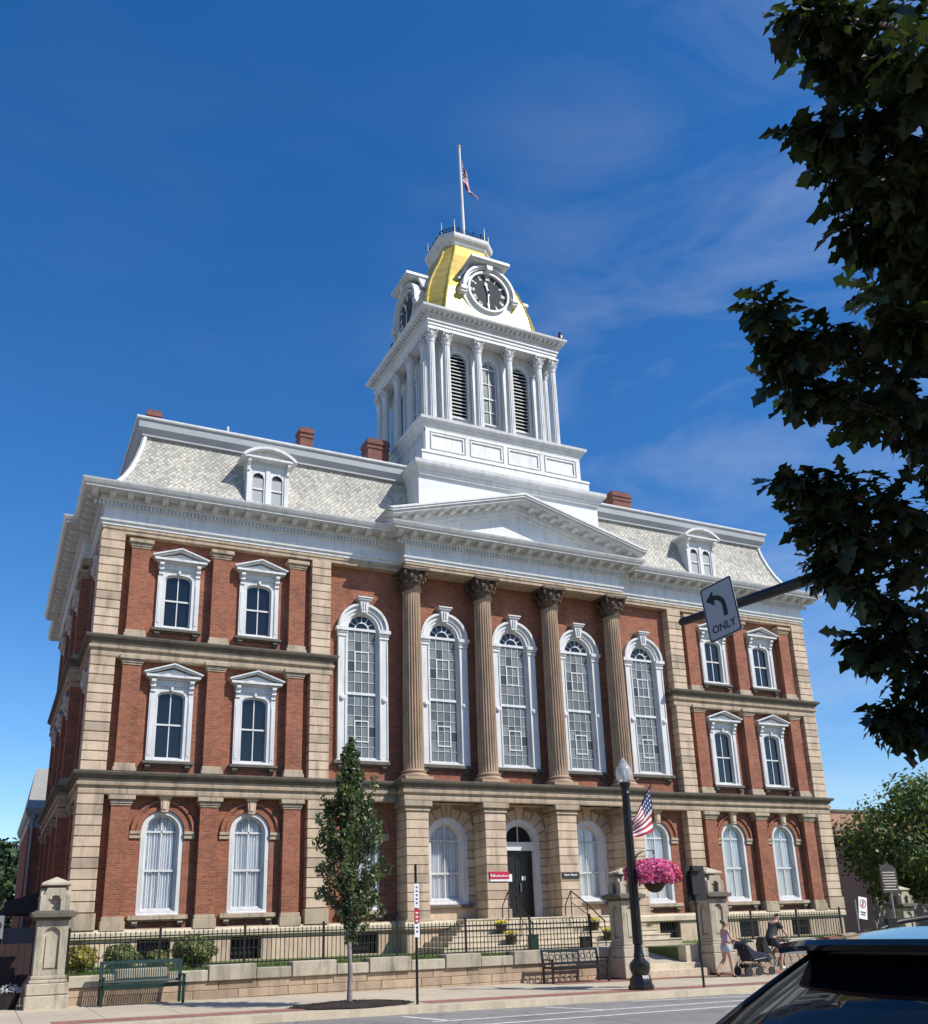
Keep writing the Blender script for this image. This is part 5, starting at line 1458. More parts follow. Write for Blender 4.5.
m = MB(); m.M = tilt; m.band(rr_(W_-.008, H_-.008, .035), rr_(W_-.024, H_-.024, .03), -.0065, -.004, closed=True); 
# arrow: stem rises and bends left into a head
out = [(.115, -.12)] + [(.115-.2+.2*math.cos(R(a)), .04+.2*math.sin(R(a))) for a in range(0, 95, 15)]
inn = [(.045, -.12)] + [(.045-.13+.13*math.cos(R(a)), .04+.13*math.sin(R(a))) for a in range(0, 95, 15)]
m.band(out, inn, -.0065, -.004)
m.prism([(-.075, .32), (-.075, .09), (-.215, .205)], -.0065, -.004)
m.build('border_and_arrow', M_['signblack'], r)
text_mesh('ONLY', .155, 'lettering', M_['signblack'], r, tilt @ Matrix.Translation((0, -.005, -.255)) @ Matrix.Rotation(pi/2, 4, 'X') @ Matrix.Scale(1.0, 4, (1, 0, 0)))
m = MB(); m.M = tilt; m.box(-.03, .03, .003, .03, -.36, .36); m.box(-.05, .05, .02, .2, -.02, .16); m.build('clamp', M_['signback'], r)
# ================================================================ SPORT UTILITY VEHICLE (foreground)
paint = basic('black_car_paint', (.005, .005, .006), .06, .05, 3, bump=0); 
paint.node_tree.nodes['Principled BSDF'].inputs['Coat Weight'].default_value = .45; paint.node_tree.nodes['Principled BSDF'].inputs['Coat Roughness'].default_value = .03
def glassy(name, c=(.01, .013, .016), r_=.03):
    g = N(name); return g.fin(c, r_, 0, None, Coat_Weight=.0, Coat_Roughness=.02, IOR=1.4)
carglass = glassy('dark_car_glass', (.004, .005, .008), .025); M_['tail'] = basic('tail_lens_red', (.28, .01, .012), .15, .05)
plastic = basic('black_trim_plastic', (.018, .018, .018), .45, .1, bump=0)
def loft(secs, name, mat_, parent, loc=None, closed_ends=True, smooth=40, sub=0):
    """secs: list of (x, [(y, z) ...] half outline from floor centre to top centre)"""
    m = MB(); k = len(secs[0][1]); pts = []; 
    for x, hl in secs:
        xs = [x]*k if not isinstance(x, (list, tuple)) else x
        for i, (y, z) in enumerate(hl): pts.append((xs[i], -y, z))
        for i in range(k-2, 0, -1): pts.append((xs[i], hl[i][0], hl[i][1]))
    n = 2*k-2; f = []
    for i in range(len(secs)-1):
        for j in range(n): f.append((i*n+j, i*n+(j+1) % n, (i+1)*n+(j+1) % n, (i+1)*n+j))
    f.append(tuple(range(n))); f.append(tuple(range((len(secs)-1)*n, len(secs)*n)))
    m.add(pts, f); o = m.build(name, mat_, parent, loc, smooth=smooth)
    if sub:
        md = o.modifiers.new('s', 'SUBSURF'); md.levels = sub; md.render_levels = sub
    return o
def suv(loc, rz, label, bodymat, roofz=1.54, group=None, detail=True):
    r = empty('sport_utility_vehicle', loc, rz); tag(r, label, 'car', group)
    dz = roofz-1.54
    def low(h, w, z0=.28): return [(0, z0), (w*.86, z0), (w*.98, z0+.14), (w, .62 if h > .7 else h*.7), (w*.99, h-.1), (w*.93, h), (0, h+.03)]
    secs = [((.06,)*7, low(.72, .80, .4)), (-.22, low(.80, .86, .36)), (-.18, low(.95, .90, .3)), (-.05, low(1.03, .93)), (.6, low(1.03, .94)), (1.6, low(1.02, .95)), (2.7, low(1.01, .95)), (3.4, low(.99, .94)), (3.6, low(.97, .94)), (4.2, low(.88, .92)), (4.55, low(.76, .86)), (4.66, low(.62, .78, .34))]
    secs = [(s[0] if not isinstance(s[0], tuple) else .03, s[1]) for s in secs]
    loft(secs[1:], 'body', bodymat, r)
    def gh(wb, wt, zt): return [(0, 1.0), (wb, 1.0), (wb-.02, 1.08), (wt+.06, zt-.22), (wt+.02, zt-.07), (wt-.05, zt-.015), (0, zt+.025)]
    def gx(xb, xt): return (xb, xb, xb+(xt-xb)*.12, xb+(xt-xb)*.6, xb+(xt-xb)*.9, xt, xt)
    z = roofz-.042
    gs = [(gx(-.06, .62), gh(.86, .64, z-.03)), (gx(.1, .8), gh(.88, .655, z-.01)), (gx(1.0, 1.3), gh(.89, .66, z+.015)), (gx(2.0, 2.0), gh(.89, .655, z+.01)), (gx(2.9, 2.6), gh(.88, .64, z-.03)), (gx(3.25, 2.75), gh(.86, .62, z-.06)), (gx(3.55, 2.85), gh(.82, .6, z-.09))]
    loft(gs, 'cabin', bodymat, r)
    # glass, slightly proud of the cabin
    m = MB()
    def q(a, b, c, d, off): m.add([a, b, c, d, tuple(Vector(a)+Vector(off)), tuple(Vector(b)+Vector(off)), tuple(Vector(c)+Vector(off)), tuple(Vector(d)+Vector(off))], [(0, 1, 2, 3), (4, 5, 6, 7), (0, 1, 5, 4), (1, 2, 6, 5), (2, 3, 7, 6), (3, 0, 4, 7)])
    ny = 10; zt = roofz-.10; pts = []
    for j in range(7):
        t = j/6; zz = 1.04+(zt-1.04)*t; xx = -.085+(.55+.085)*t - .035*math.sin(pi*t); w = .83+(.63-.83)*t
        for i in range(ny+1):
            u = -1+2*i/ny; pts.append((xx+.10*abs(u)**3-.03, u*w, zz))
    m.add(pts, [(j*(ny+1)+i, j*(ny+1)+i+1, (j+1)*(ny+1)+i+1, (j+1)*(ny+1)+i) for j in range(6) for i in range(ny)])
    rw = m.build('rear_window', carglass, r, smooth=60)
    m = MB(); ed = [pts[i] for i in range(ny+1)] + [pts[j*(ny+1)+ny] for j in range(1, 7)] + [pts[6*(ny+1)+i] for i in range(ny-1, -1, -1)] + [pts[j*(ny+1)] for j in range(5, -1, -1)]
    m.tube([(x-.004, y, z) for x, y, z in ed], .011, 6); m.build('window_seal', plastic, rw, smooth=60)
    for s in (-1, 1):
        m = MB()
        for x0, x1, xt0, xt1 in ((.62, 1.28, .92, 1.36), (1.36, 2.1, 1.42, 2.06), (2.18, 3.05, 2.14, 2.66)):
            zb, zt2 = 1.06, roofz-.16; yb, yt = .895, .735
            m.add([(x0, s*yb, zb), (x1, s*yb, zb), (xt1, s*yt, zt2), (xt0, s*yt, zt2)], [(0, 1, 2, 3)])
        m.build('side_window', carglass, r, recalc=False)
    if detail:
        m = MB(); zt = roofz
        n = 12; top = []; 
        for i in range(n+1):
            u = -1+2*i/n; x = .34+.09*abs(u)**3; w = .665*u
            top += [(x, w, zt-.065-.02*abs(u)**4), (x+.02, w, zt-.045-.02*abs(u)**4), (x+.42, w*.985, zt-.010-.03*abs(u)**4), (x+.40, w*.98, zt-.12), (x+.01, w, zt-.085-.02*abs(u)**4)]
        f = []
        for i in range(n):
            for k in range(5): f.append((i*5+k, i*5+(k+1) % 5, (i+1)*5+(k+1) % 5, (i+1)*5+k))
        f += [tuple(range(5)), tuple(range(n*5, n*5+5))]
        m.add(top, f); sp = m.build('spoiler', bodymat, r, smooth=40)
        m = MB(); m.box(.385, .40, -.14, .14, zt-.083, zt-.073); m.build('brake_light', M_['signred'], sp)
        for s in (-1, 1):
            m = MB(); y = s*.60
            m.tube([(.95, y, zt-.03), (1.1, y, zt+.005), (1.3, y, zt+.02), (2.2, y, zt+.02), (2.5, y, zt+.0), (2.62, y, zt-.06)], [.008, .011, .012, .012, .011, .008], 8)
            for x in (1.05, 1.75, 2.45): m.box(x-.03, x+.03, y-.01, y+.01, zt-.06, zt+.02)
            m.build('roof_rail', plastic, r, smooth=50)
        for x in (1.75, 2.4):
            m = MB(); m.prism([(x-.03, zt+.03), (x+.03, zt+.03), (x+.02, zt+.046), (x-.02, zt+.046)], -.62, .62); m.box(x-.03, x+.03, -.62, -.59, zt+.01, zt+.035); m.box(x-.03, x+.03, .59, .62, zt+.01, zt+.035); m.build('crossbar', plastic, r)
        m = MB(); m.tube([(-.12, -.15, 1.09), (-.08, .0, 1.12), (-.05, .32, 1.15)], .008, 5); m.sphere((-.1, 0, 1.06), .03, 8, 5); m.build('rear_wiper', plastic, r)
        m = MB(); m.box(-.24, -.22, -.26, .26, .62, .76); m.build('number_plate', M_['signwhite'], r)
        m = MB(); m.tube([(.75, 0, zt+.01), (.7, 0, zt+.1), (.78, 0, zt+.02)], [.03, .008, .03], 6); m.build('antenna', plastic, r)
    for s in (-1, 1):
        m = MB(); m.prism([(-.19, .78), (-.2, .9), (-.1, 1.0), (.3, 1.0), (.2, .84)], s*.86, s*.945); m.build('tail_light', M_['tail'], r, bevel=.01)
        m = MB(); m.prism([(4.62, .66), (4.56, .76), (4.2, .86), (4.3, .72)], s*.72, s*.93); m.build('headlight', M_['signwhite'], r, bevel=.01)
        m = MB(); m.prism([(2.9, 1.0), (3.02, 1.0), (3.0, 1.16), (2.9, 1.16)], s*.96, s*1.12); m.build('wing_mirror', bodymat, r, bevel=.02)
        for x in (.85, 3.75):
            w = MB(); w.M = Matrix.Translation((x, s*.84, .35)) @ Matrix.Rotation(pi/2, 4, 'X'); w.lathe(0, 0, [(.2, -.1), (.33, -.1), (.35, -.06), (.35, .06), (.33, .1), (.2, .1)], 28); ww = w.build('wheel', M_['rubber'], r, smooth=40)
            w = MB(); w.M = Matrix.Translation((x, s*.84, .35)) @ Matrix.Rotation(pi/2, 4, 'X'); w.lathe(0, 0, [(.04, -.1*1), (.21, -.105), (.22, .0), (.21, .105), (.04, .1)], 20); w.build('rim', M_['chrome'], ww, smooth=40)
    return r
suv((-16.29, -30.70, zg(-16.4)-.065), 0, 'glossy black sport utility vehicle in the foreground with roof rails and rear spoiler', paint)
# cars far off along the side street
suv((-20.6, 14, zg(-20)-.14), pi/2, 'white parked car far down the side street at the left edge', M_['signwhite'], 1.6, detail=False)
bp = basic('blue_car_paint', (.01, .04, .16), .25, .05)
suv((-20.2, 6.5, zg(-20)-.14), pi/2, 'dark blue parked car on the side street left of the courthouse', bp, 1.6, detail=False)
# ================================================================ PEOPLE
def skin_fig(name, J, E, m, parent=None, root=0, sub=2, loc=(0, 0, 0)):
    me = bpy.data.meshes.new(name); me.from_pydata([j[0] for j in J], E, [])
    o = bpy.data.objects.new(name, me); col.objects.link(o)
    sk = o.modifiers.new('k', 'SKIN'); sk.use_smooth_shade = True
    for i, j in enumerate(J):
        rr = j[1] if isinstance(j[1], tuple) else (j[1], j[1]); me.skin_vertices[0].data[i].radius = rr
        me.skin_vertices[0].data[i].use_root = (i == root)
    sb = o.modifiers.new('s', 'SUBSURF'); sb.levels = sub; sb.render_levels = sub
    dg = bpy.context.evaluated_depsgraph_get(); me2 = bpy.data.meshes.new_from_object(o.evaluated_get(dg))
    me2.materials.clear(); me2.materials.append(m); bpy.data.objects.remove(o)
    o = bpy.data.objects.new(name, me2); col.objects.link(o); o.location = loc
    if parent: o.parent = parent
    return o
def hand_pts(J, E, wi, d):
    """short finger chains from the wrist vertex wi, direction d"""
    w = Vector(J[wi][0]); d = Vector(d).normalized(); side = d.cross(Vector((0, 0, 1))).normalized(); dn = side.cross(d)
    J.append((tuple(w+d*.05), (.034, .018))); p = len(J)-1; E.append((wi, p))
    for k in range(4):
        L = (.06, .07, .066, .05)[k]; b = w+d*.085+side*(-.024+.016*k)
        J.append((tuple(b), .0095)); J.append((tuple(b+d*L*.6+dn*-.012), .0085)); J.append((tuple(b+d*L*.8+dn*-.04), .007)); n = len(J)
        E += [(p, n-3), (n-3, n-2), (n-2, n-1)]
    b = w+d*.03+side*-.035; J.append((tuple(b), .011)); J.append((tuple(b+d*.035+side*-.012), .009)); n = len(J); E += [(p, n-2), (n-2, n-1)]
def face(parent, c, fw, s=1.0, hairm=None):
    """nose, ears, eyes, mouth on a head centre c looking along fw (x-y)"""
    f = Vector(fw).normalized(); l = Vector((-f.y, f.x, 0)); c = Vector(c)
    m = MB(); m.tube([c+f*.085+Vector((0, 0, .015)), c+f*.112+Vector((0, 0, -.02)), c+f*.088+Vector((0, 0, -.026))], [.008, .014, .008], 6)
    for q in (-1, 1): m.sphere(tuple(c+l*q*.078+Vector((0, 0, -.005))), .02, 8, 6, 1.5)
    m.build('face', M_['skin'], parent, smooth=60)
    m = MB()
    for q in (-1, 1): m.sphere(tuple(c+f*.082+l*q*.03+Vector((0, 0, .015))), .011, 8, 5)
    m.build('eyes', M_['dark'], parent, smooth=60)
    m = MB(); m.tube([c+f*.082-l*.022+Vector((0, 0, -.052)), c+f*.09+Vector((0, 0, -.053)), c+f*.082+l*.022+Vector((0, 0, -.052))], .006, 5); m.build('lips', M_['tail'], parent)
# woman walking towards +x, pushing the pushchair
wx, wy = 1.28, -9.6; wz = zg(wx)+.01
P = empty('person', (wx, wy, wz)); tag(P, 'woman in a lilac tank top and pale shorts walking and pushing a pushchair', 'person')
J = [((0, 0, .90), (.12, .10)), ((.0, 0, 1.03), (.10, .085)), ((.02, 0, 1.20), (.125, .095)), ((.03, 0, 1.32), (.10, .07)), ((.04, 0, 1.39), .045), ((.055, 0, 1.45), .06), ((.06, 0, 1.52), (.085, .075)), ((.05, 0, 1.59), .06),
     ((.02, -.15, 1.32), .045), ((.06, -.2, 1.09), .036), ((.33, -.19, 1.02), .026), ((.02, .15, 1.32), .045), ((.06, .2, 1.09), .036), ((.33, .19, 1.02), .026),
     ((0, -.09, .84), (.095, .095)), ((.07, -.09, .48), .055), ((.09, -.09, .27), .055), ((.1, -.09, .09), .032), ((.13, -.09, .04), .034), ((.23, -.09, .035), .026),
     ((-.01, .09, .84), (.095, .095)), ((-.02, .09, .50), .055), ((-.18, .09, .33), .055), ((-.33, .09, .2), .032), ((-.33, .09, .13), .034), ((-.25, .09, .05), .026)]
E = [(0, 1), (1, 2), (2, 3), (3, 4), (4, 5), (5, 6), (6, 7), (3, 8), (8, 9), (9, 10), (3, 11), (11, 12), (12, 13), (0, 14), (14, 15), (15, 16), (16, 17), (17, 18), (18, 19), (0, 20), (20, 21), (21, 22), (22, 23), (23, 24), (24, 25)]
hand_pts(J, E, 10, (1, 0, -.1)); hand_pts(J, E, 13, (1, 0, -.1))
skin_fig('body', J, E, M_['skin'], P)
skin_fig('tank_top', [((0, 0, .89), (.135, .115)), ((0, 0, 1.03), (.115, .10)), ((.02, 0, 1.2), (.14, .11)), ((.028, 0, 1.29), (.11, .08)), ((.03, -.08, 1.345), .03), ((.03, .08, 1.345), .03)], [(0, 1), (1, 2), (2, 3), (3, 4), (3, 5)], M_['lilac'], P)
skin_fig('shorts', [((0, 0, .95), (.13, .115)), ((0, 0, .88), (.14, .12)), ((.01, -.095, .80), .108), ((.035, -.095, .68), .095), ((-.01, .095, .80), .108), ((-.015, .095, .68), .095)], [(0, 1), (1, 2), (2, 3), (1, 4), (4, 5)], M_['denim'], P)
skin_fig('hair', [((.045, 0, 1.60), (.09, .08)), ((.02, 0, 1.54), (.095, .085)), ((-.02, 0, 1.47), .055), ((-.06, 0, 1.58), .05), ((-.09, 0, 1.62), .045)], [(0, 1), (1, 2), (1, 3), (3, 4)], M_['hair'], P)
for x, z, s in ((.12, .0, 1), (-.34, .1, 1)):
    pass
skin_fig('shoe', [((.07, -.09, .035), .042), ((.15, -.09, .03), .042), ((.25, -.09, .025), .034)], [(0, 1), (1, 2)], M_['signblack'], P)
skin_fig('shoe', [((-.36, .09, .13), .042), ((-.31, .09, .075), .042), ((-.24, .09, .03), .034)], [(0, 1), (1, 2)], M_['signblack'], P)
face(P, (.06, 0, 1.51), (1, 0, 0))
# pushchair
r = empty('pushchair', (wx+.55, wy, wz)); tag(r, 'dark navy pushchair being pushed along the pavement in front of the woman', 'pushchair')
m = MB()
for s in (-1, 1):
    y = s*.24
    m.tube([(-.12, y, 1.0), (.12, y, .72), (.35, y, .3), (.72, y, .22)], .014, 6); m.tube([(.02, y, .2), (.3, y, .45), (.75, y, .5), (.95, y, .32)], .014, 6); m.tube([(.02, y, .2), (.4, y, .24)], .012, 6)
m.tube([(-.12, -.24, 1.0), (-.14, 0, 1.02), (-.12, .24, 1.0)], .018, 8); m.build('frame', M_['iron'], r)
m = MB(); m.prism([(.15, .42), (.95, .36), (1.0, .42), (.96, .6), (.6, .66), (.35, .72), (.12, .9), (.05, .86)], -.23, .23); m.build('seat', M_['navy'], r, bevel=.03)
m = MB(); m.band(arc(.22, .72, .3, 170, 60, 10), arc(.22, .72, .27, 170, 60, 10), -.22, .22); m.build('canopy', M_['navy'], r)
m = MB(); m.prism([(.1, .22), (.55, .22), (.6, .34), (.05, .34)], -.2, .2); m.build('basket', M_['signblack'], r, bevel=.02)
m = MB(); m.prism([(.08, .86), (.2, .8), (.26, .95), (.16, 1.02)], -.12, .12); m.build('blanket', M_['signwhite'], r, bevel=.03)
for x, rr in ((.03, .13), (.42, .12), (.92, .12)):
    for s in (-1, 1):
        w = MB(); w.M = Matrix.Translation((x, s*.25, rr)) @ Matrix.Rotation(pi/2, 4, 'X'); w.lathe(0, 0, [(rr*.55, -.02), (rr, -.02), (rr, .02), (rr*.55, .02)], 18); ww = w.build('wheel', M_['rubber'], r, smooth=40)
        w = MB(); w.M = Matrix.Translation((x, s*.25, rr)) @ Matrix.Rotation(pi/2, 4, 'X'); w.lathe(0, 0, [(.02, -.015), (rr*.56, -.01), (rr*.56, .01), (.02, .015)], 12); w.build('rim', M_['grey'], ww)
# bicycle
bx, by = 3.03, -9.35; bz = zg(bx)+.01
r = empty('bicycle', (bx, by, bz)); tag(r, 'bicycle with pale-walled tyres and a rear child seat ridden by the man', 'bicycle')
for x in (0, 1.04):
    w = MB(); w.M = Matrix.Translation((x, 0, .35)) @ Matrix.Rotation(pi/2, 4, 'X'); n = 32
    w.tube([(.325*math.cos(2*pi*k/n), .325*math.sin(2*pi*k/n), 0) for k in range(n+1)], .024, 6); ww = w.build('wheel', M_['rubber'], r, smooth=50)
    w = MB(); w.M = Matrix.Translation((x, 0, .35)) @ Matrix.Rotation(pi/2, 4, 'X'); w.tube([(.295*math.cos(2*pi*k/n), .295*math.sin(2*pi*k/n), 0) for k in range(n+1)], .014, 6)
    for k in range(18): a = 2*pi*k/18; w.tube([(0, 0, .02*(-1)**k), (.29*math.cos(a), .29*math.sin(a), 0)], .002, 3)
    w.lathe(0, 0, [(.02, -.04), (.02, .04)], 8); w.build('rim', M_['tan'], ww)
m = MB()
for a, b, q in (((0, 0, .35), (.42, 0, .3), .012), ((0, 0, .35), (.3, 0, .8), .01), ((.42, 0, .3), (.28, 0, .9), .016), ((.42, 0, .3), (.84, 0, .78), .018), ((.3, 0, .8), (.82, 0, .86), .016), ((1.04, 0, .35), (.8, 0, .98), .015), ((.8, 0, .98), (.78, 0, 1.04), .014)): m.tube([a, b], q, 6)
m.tube([(.74, -.28, 1.06), (.8, -.2, 1.05), (.8, .2, 1.05), (.74, .28, 1.06)], .013, 6); m.build('frame', M_['iron'], r)
m = MB(); m.prism([(.16, .9), (.42, .92), (.42, .95), (.16, .96)], -.07, .07); m.build('saddle', M_['signblack'], r, bevel=.02)
m = MB(); m.lathe(0, 0, [(.09, -.01), (.09, .01)], 16); m.M = None; m.v = [(x+.42, -z-.03, y+.3) for x, y, z in m.v]; m.tube([(.42, -.08, .3), (.5, -.08, .16)], .012, 5); m.box(.44, .56, -.16, -.08, .14, .17); m.tube([(.42, .08, .3), (.34, .08, .44)], .012, 5); m.box(.28, .4, .08, .16, .43, .46); m.build('crank', M_['grey'], r)
m = MB(); m.prism([(-.22, .62), (.12, .62), (.16, .74), (.06, .78), (-.02, 1.08), (-.14, 1.12), (-.24, .9)], -.16, .16); m.build('child_seat', M_['signblack'], r, bevel=.04)
# man on the bicycle
P = empty('person', (bx+.28, by, bz)); tag(P, 'man in a dark cap and charcoal T-shirt riding a bicycle to the right', 'person')
J = [((0, 0, 1.02), (.15, .13)), ((.06, 0, 1.16), (.15, .13)), ((.17, 0, 1.36), (.17, .13)), ((.25, 0, 1.49), (.13, .09)), ((.30, 0, 1.56), .06), ((.34, 0, 1.62), .075), ((.36, 0, 1.69), (.095, .085)), ((.35, 0, 1.76), .07),
     ((.24, -.19, 1.48), .06), ((.36, -.25, 1.24), .046), ((.48, -.26, 1.08), .032), ((.24, .19, 1.48), .06), ((.36, .25, 1.24), .046), ((.48, .26, 1.08), .032),
     ((.02, -.1, .97), .11), ((.33, -.11, .72), .07), ((.26, -.11, .48), .062), ((.2, -.11, .25), .04), ((.24, -.11, .21), .04), ((.34, -.11, .21), .032),
     ((.02, .1, .97), .11), ((.38, .11, .88), .07), ((.24, .11, .68), .062), ((.05, .11, .52), .04), ((.08, .11, .49), .04), ((.18, .11, .49), .032)]
E = [(0, 1), (1, 2), (2, 3), (3, 4), (4, 5), (5, 6), (6, 7), (3, 8), (8, 9), (9, 10), (3, 11), (11, 12), (12, 13), (0, 14), (14, 15), (15, 16), (16, 17), (17, 18), (18, 19), (0, 20), (20, 21), (21, 22), (22, 23), (23, 24), (24, 25)]
hand_pts(J, E, 10, (.5, .05, -.3)); hand_pts(J, E, 13, (.5, -.05, -.3))
skin_fig('body', J, E, M_['skin'], P)
skin_fig('t_shirt', [((-.07, 0, .96), (.17, .15)), ((-.03, 0, 1.02), (.18, .16)), ((.05, 0, 1.16), (.175, .155)), ((.17, 0, 1.36), (.19, .15)), ((.24, 0, 1.47), (.14, .1)), ((.24, -.19, 1.48), .078), ((.32, -.235, 1.31), .068), ((.24, .19, 1.48), .078), ((.32, .235, 1.31), .068)], [(0, 1), (1, 2), (2, 3), (3, 4), (4, 5), (5, 6), (4, 7), (7, 8)], M_['charcoal'], P)
skin_fig('trousers', [((-.01, 0, 1.02), (.16, .14)), ((.02, -.1, .96), .125), ((.3, -.11, .74), .09), ((.28, -.11, .62), .085), ((.02, .1, .96), .125), ((.36, .11, .88), .09), ((.28, .11, .78), .085)], [(0, 1), (1, 2), (2, 3), (0, 4), (4, 5), (5, 6)], M_['navy'], P)
skin_fig('cap', [((.34, 0, 1.77), (.098, .09)), ((.35, 0, 1.72), (.104, .095)), ((.44, 0, 1.73), (.06, .02)), ((.5, 0, 1.72), (.05, .015))], [(0, 1), (1, 2), (2, 3)], M_['signblack'], P)
skin_fig('shoe', [((.2, -.11, .2), .045), ((.27, -.11, .185), .045), ((.37, -.11, .18), .036)], [(0, 1), (1, 2)], M_['signwhite'], P)
skin_fig('shoe', [((.04, .11, .48), .045), ((.11, .11, .465), .045), ((.21, .11, .46), .036)], [(0, 1), (1, 2)], M_['signwhite'], P)
face(P, (.36, 0, 1.67), (1, 0, -.1))
# ================================================================ TREES
def branch(m, a, b, r0, r1, n=5, wob=.08):
    a, b = Vector(a), Vector(b); L = (b-a).length; pts = []; rr = []
    off = Vector((0, 0, 0))
    for i in range(n+1):
        t = i/n; off += Vector((uni(-1, 1), uni(-1, 1), uni(-.6, .6)))*wob*L/n*(1 if 0 < i < n else 0)
        pts.append(a.lerp(b, t)+off*(1-abs(2*t-1)*.3 if i < n else 1)); rr.append(r0+(r1-r0)*t)
    m.tube(pts, rr, 6, caps=False); return pts
# --- young columnar street tree
def young_tree(x, y):
    random.seed(21); z0 = zg(x)
    r = empty('young_tree', (x, y, z0)); tag(r, 'young narrow columnar tree in the kerbside mulch bed in front of the courthouse', 'tree')
    m = MB(); tr = [(0, 0, -.1), (.02, 0, .7), (-.01, .01, 1.4), (.02, 0, 2.4), (0, 0, 3.6), (-.02, 0, 4.8), (.0, 0, 5.7)]
    m.tube(tr, [.065, .055, .05, .045, .032, .018, .006], 8)
    prof = [(1.4, .25), (1.65, .55), (2.1, .78), (2.7, .9), (3.2, .95), (3.7, .92), (4.1, .72), (4.4, .45), (4.8, .28), (5.3, .18), (5.65, .07), (5.9, .02)]
    def rad(z):
        for (a, ra), (b, rb) in zip(prof, prof[1:]):
            if a <= z <= b: return ra+(rb-ra)*(z-a)/(b-a)
        return .02
    tips = []
    for i in range(120):
        zb = uni(1.25, 4.9); a = i*2.4+uni(-.3, .3); zt = zb+uni(.45, 1.0); R_ = rad(min(5.6, zt))*uni(.55, 1.06)
        p = branch(m, (0, 0, zb), (R_*math.cos(a), R_*math.sin(a)*.9, zt), .014, .004, 4, .1); tips.append((p, R_))
    for sx, zt, sy in ((-.62, 4.35, .1), (.6, 4.75, -.1), (.35, 4.95, .2), (-.8, 3.9, -.2), (.85, 3.9, .15), (-.3, 4.9, -.15)):
        p = branch(m, (sx*.2, 0, 2.6), (sx, sy, zt), .014, .004, 6, .12)
        for k in range(3): tips.append((p[2+k:4+k] if 4+k <= len(p) else p[-2:], .3))
        tips.append((p[-3:], .3))
    m.build('trunk', M_['barkpale'], r, smooth=60)
    m = MB()
    def leaf(c, up):
        s = uni(.036, .068); n = Vector((uni(-1, 1), uni(-1, 1), uni(-.2, 1))); quadleaf(m, c, n, s, 1.15, uni(-.1, .15))
    for p, R_ in tips:
        for q in range(1, len(p)):
            for k in range(19):
                t = rnd(); c = p[q-1].lerp(p[q], t)+Vector((uni(-1, 1), uni(-1, 1), uni(-.6, 1.2)))*.085; leaf(c, 1)
        for k in range(22): c = p[-1]+Vector((uni(-1, 1), uni(-1, 1), uni(-1, 2.0)))*.075; leaf(c, 1)
    for i in range(500):
        z = uni(4.3, 5.85); a = uni(0, 2*pi); R_ = rad(z)*math.sqrt(rnd()); leaf((R_*math.cos(a), R_*math.sin(a), z), 1)
    m.build('crown', M_['youngleaf'], r, recalc=False)
young_tree(-11.58, -12.4)
# --- generic broad tree
def broad_tree(x, y, z0, H, R_, label, lm, seed, n=5200, ls=.16, zlow=.3, group=None, name='broadleaf_tree', clumps=60):
    random.seed(seed); r = empty(name, (x, y, z0)); tag(r, label, 'tree', group)
    m = MB(); th = H*zlow
    m.tube([(0, 0, -.3), (.05, 0, th*.5), (0, .05, th), (.1, 0, H*.7)], [R_*.07, R_*.055, R_*.045, R_*.02], 8)
    cl = []
    for i in range(clumps):
        a = uni(0, 2*pi); u = uni(-.85, 1); rr = math.sqrt(max(0, 1-u*u))*uni(.55, .95)
        c = Vector((R_*rr*math.cos(a), R_*rr*math.sin(a), H*(1+zlow)/2+ (H*(1-zlow)/2)*u*uni(.75, .97)))
        cl.append((c, R_*uni(.14, .27)))
    for c, q in cl[::2]:
        branch(m, (0, 0, min(c.z*.8, uni(th*.8, H*.6))), c, R_*.022, .02, 4, .12)
    m.build('trunk', M_['bark'], r, smooth=60)
    m = MB()
    for i in range(n):
        c, q = random.choice(cl); d = Vector((random.gauss(0, 1), random.gauss(0, 1), random.gauss(0, .8))); d.normalize(); p = c+d*q*uni(.5, 1.15)
        quadleaf(m, p, d+Vector((uni(-.8, .8), uni(-.8, .8), uni(-.2, 1))), ls*uni(.6, 1.2), 1.2, uni(-.1, .2))
    m.build('crown', lm, r, recalc=False); return r
broad_tree(25.2, 1.2, LZ-.4, 7.9, 4.9, 'large green street tree beyond the fence at the right edge', M_['treeleaf'], 5, 15000, .15, .16, 'trees around the courthouse', clumps=120)
broad_tree(33, 3, LZ-.4, 8, 5.0, 'tree behind the large street tree at the right', M_['treeleaf'], 6, 5000, .2, .2, 'trees around the courthouse')
for i, (x, y, H, R_, lb) in enumerate(((-18.6, 92, 14.5, 5, 'leftmost wooded tree far down the side street'), (-12, 98, 13, 6.5, 'far tree nearest the rear stone building'), (-24, 118, 19, 8, 'tallest far tree at the left edge'), (-20.5, 64, 7.5, 3.5, 'low far tree below the wooded hill at the left'))):
    broad_tree(x, y, -3, H, R_, lb, M_['hillleaf'], 30+i, 3500, .5, .05, 'far trees on the left')
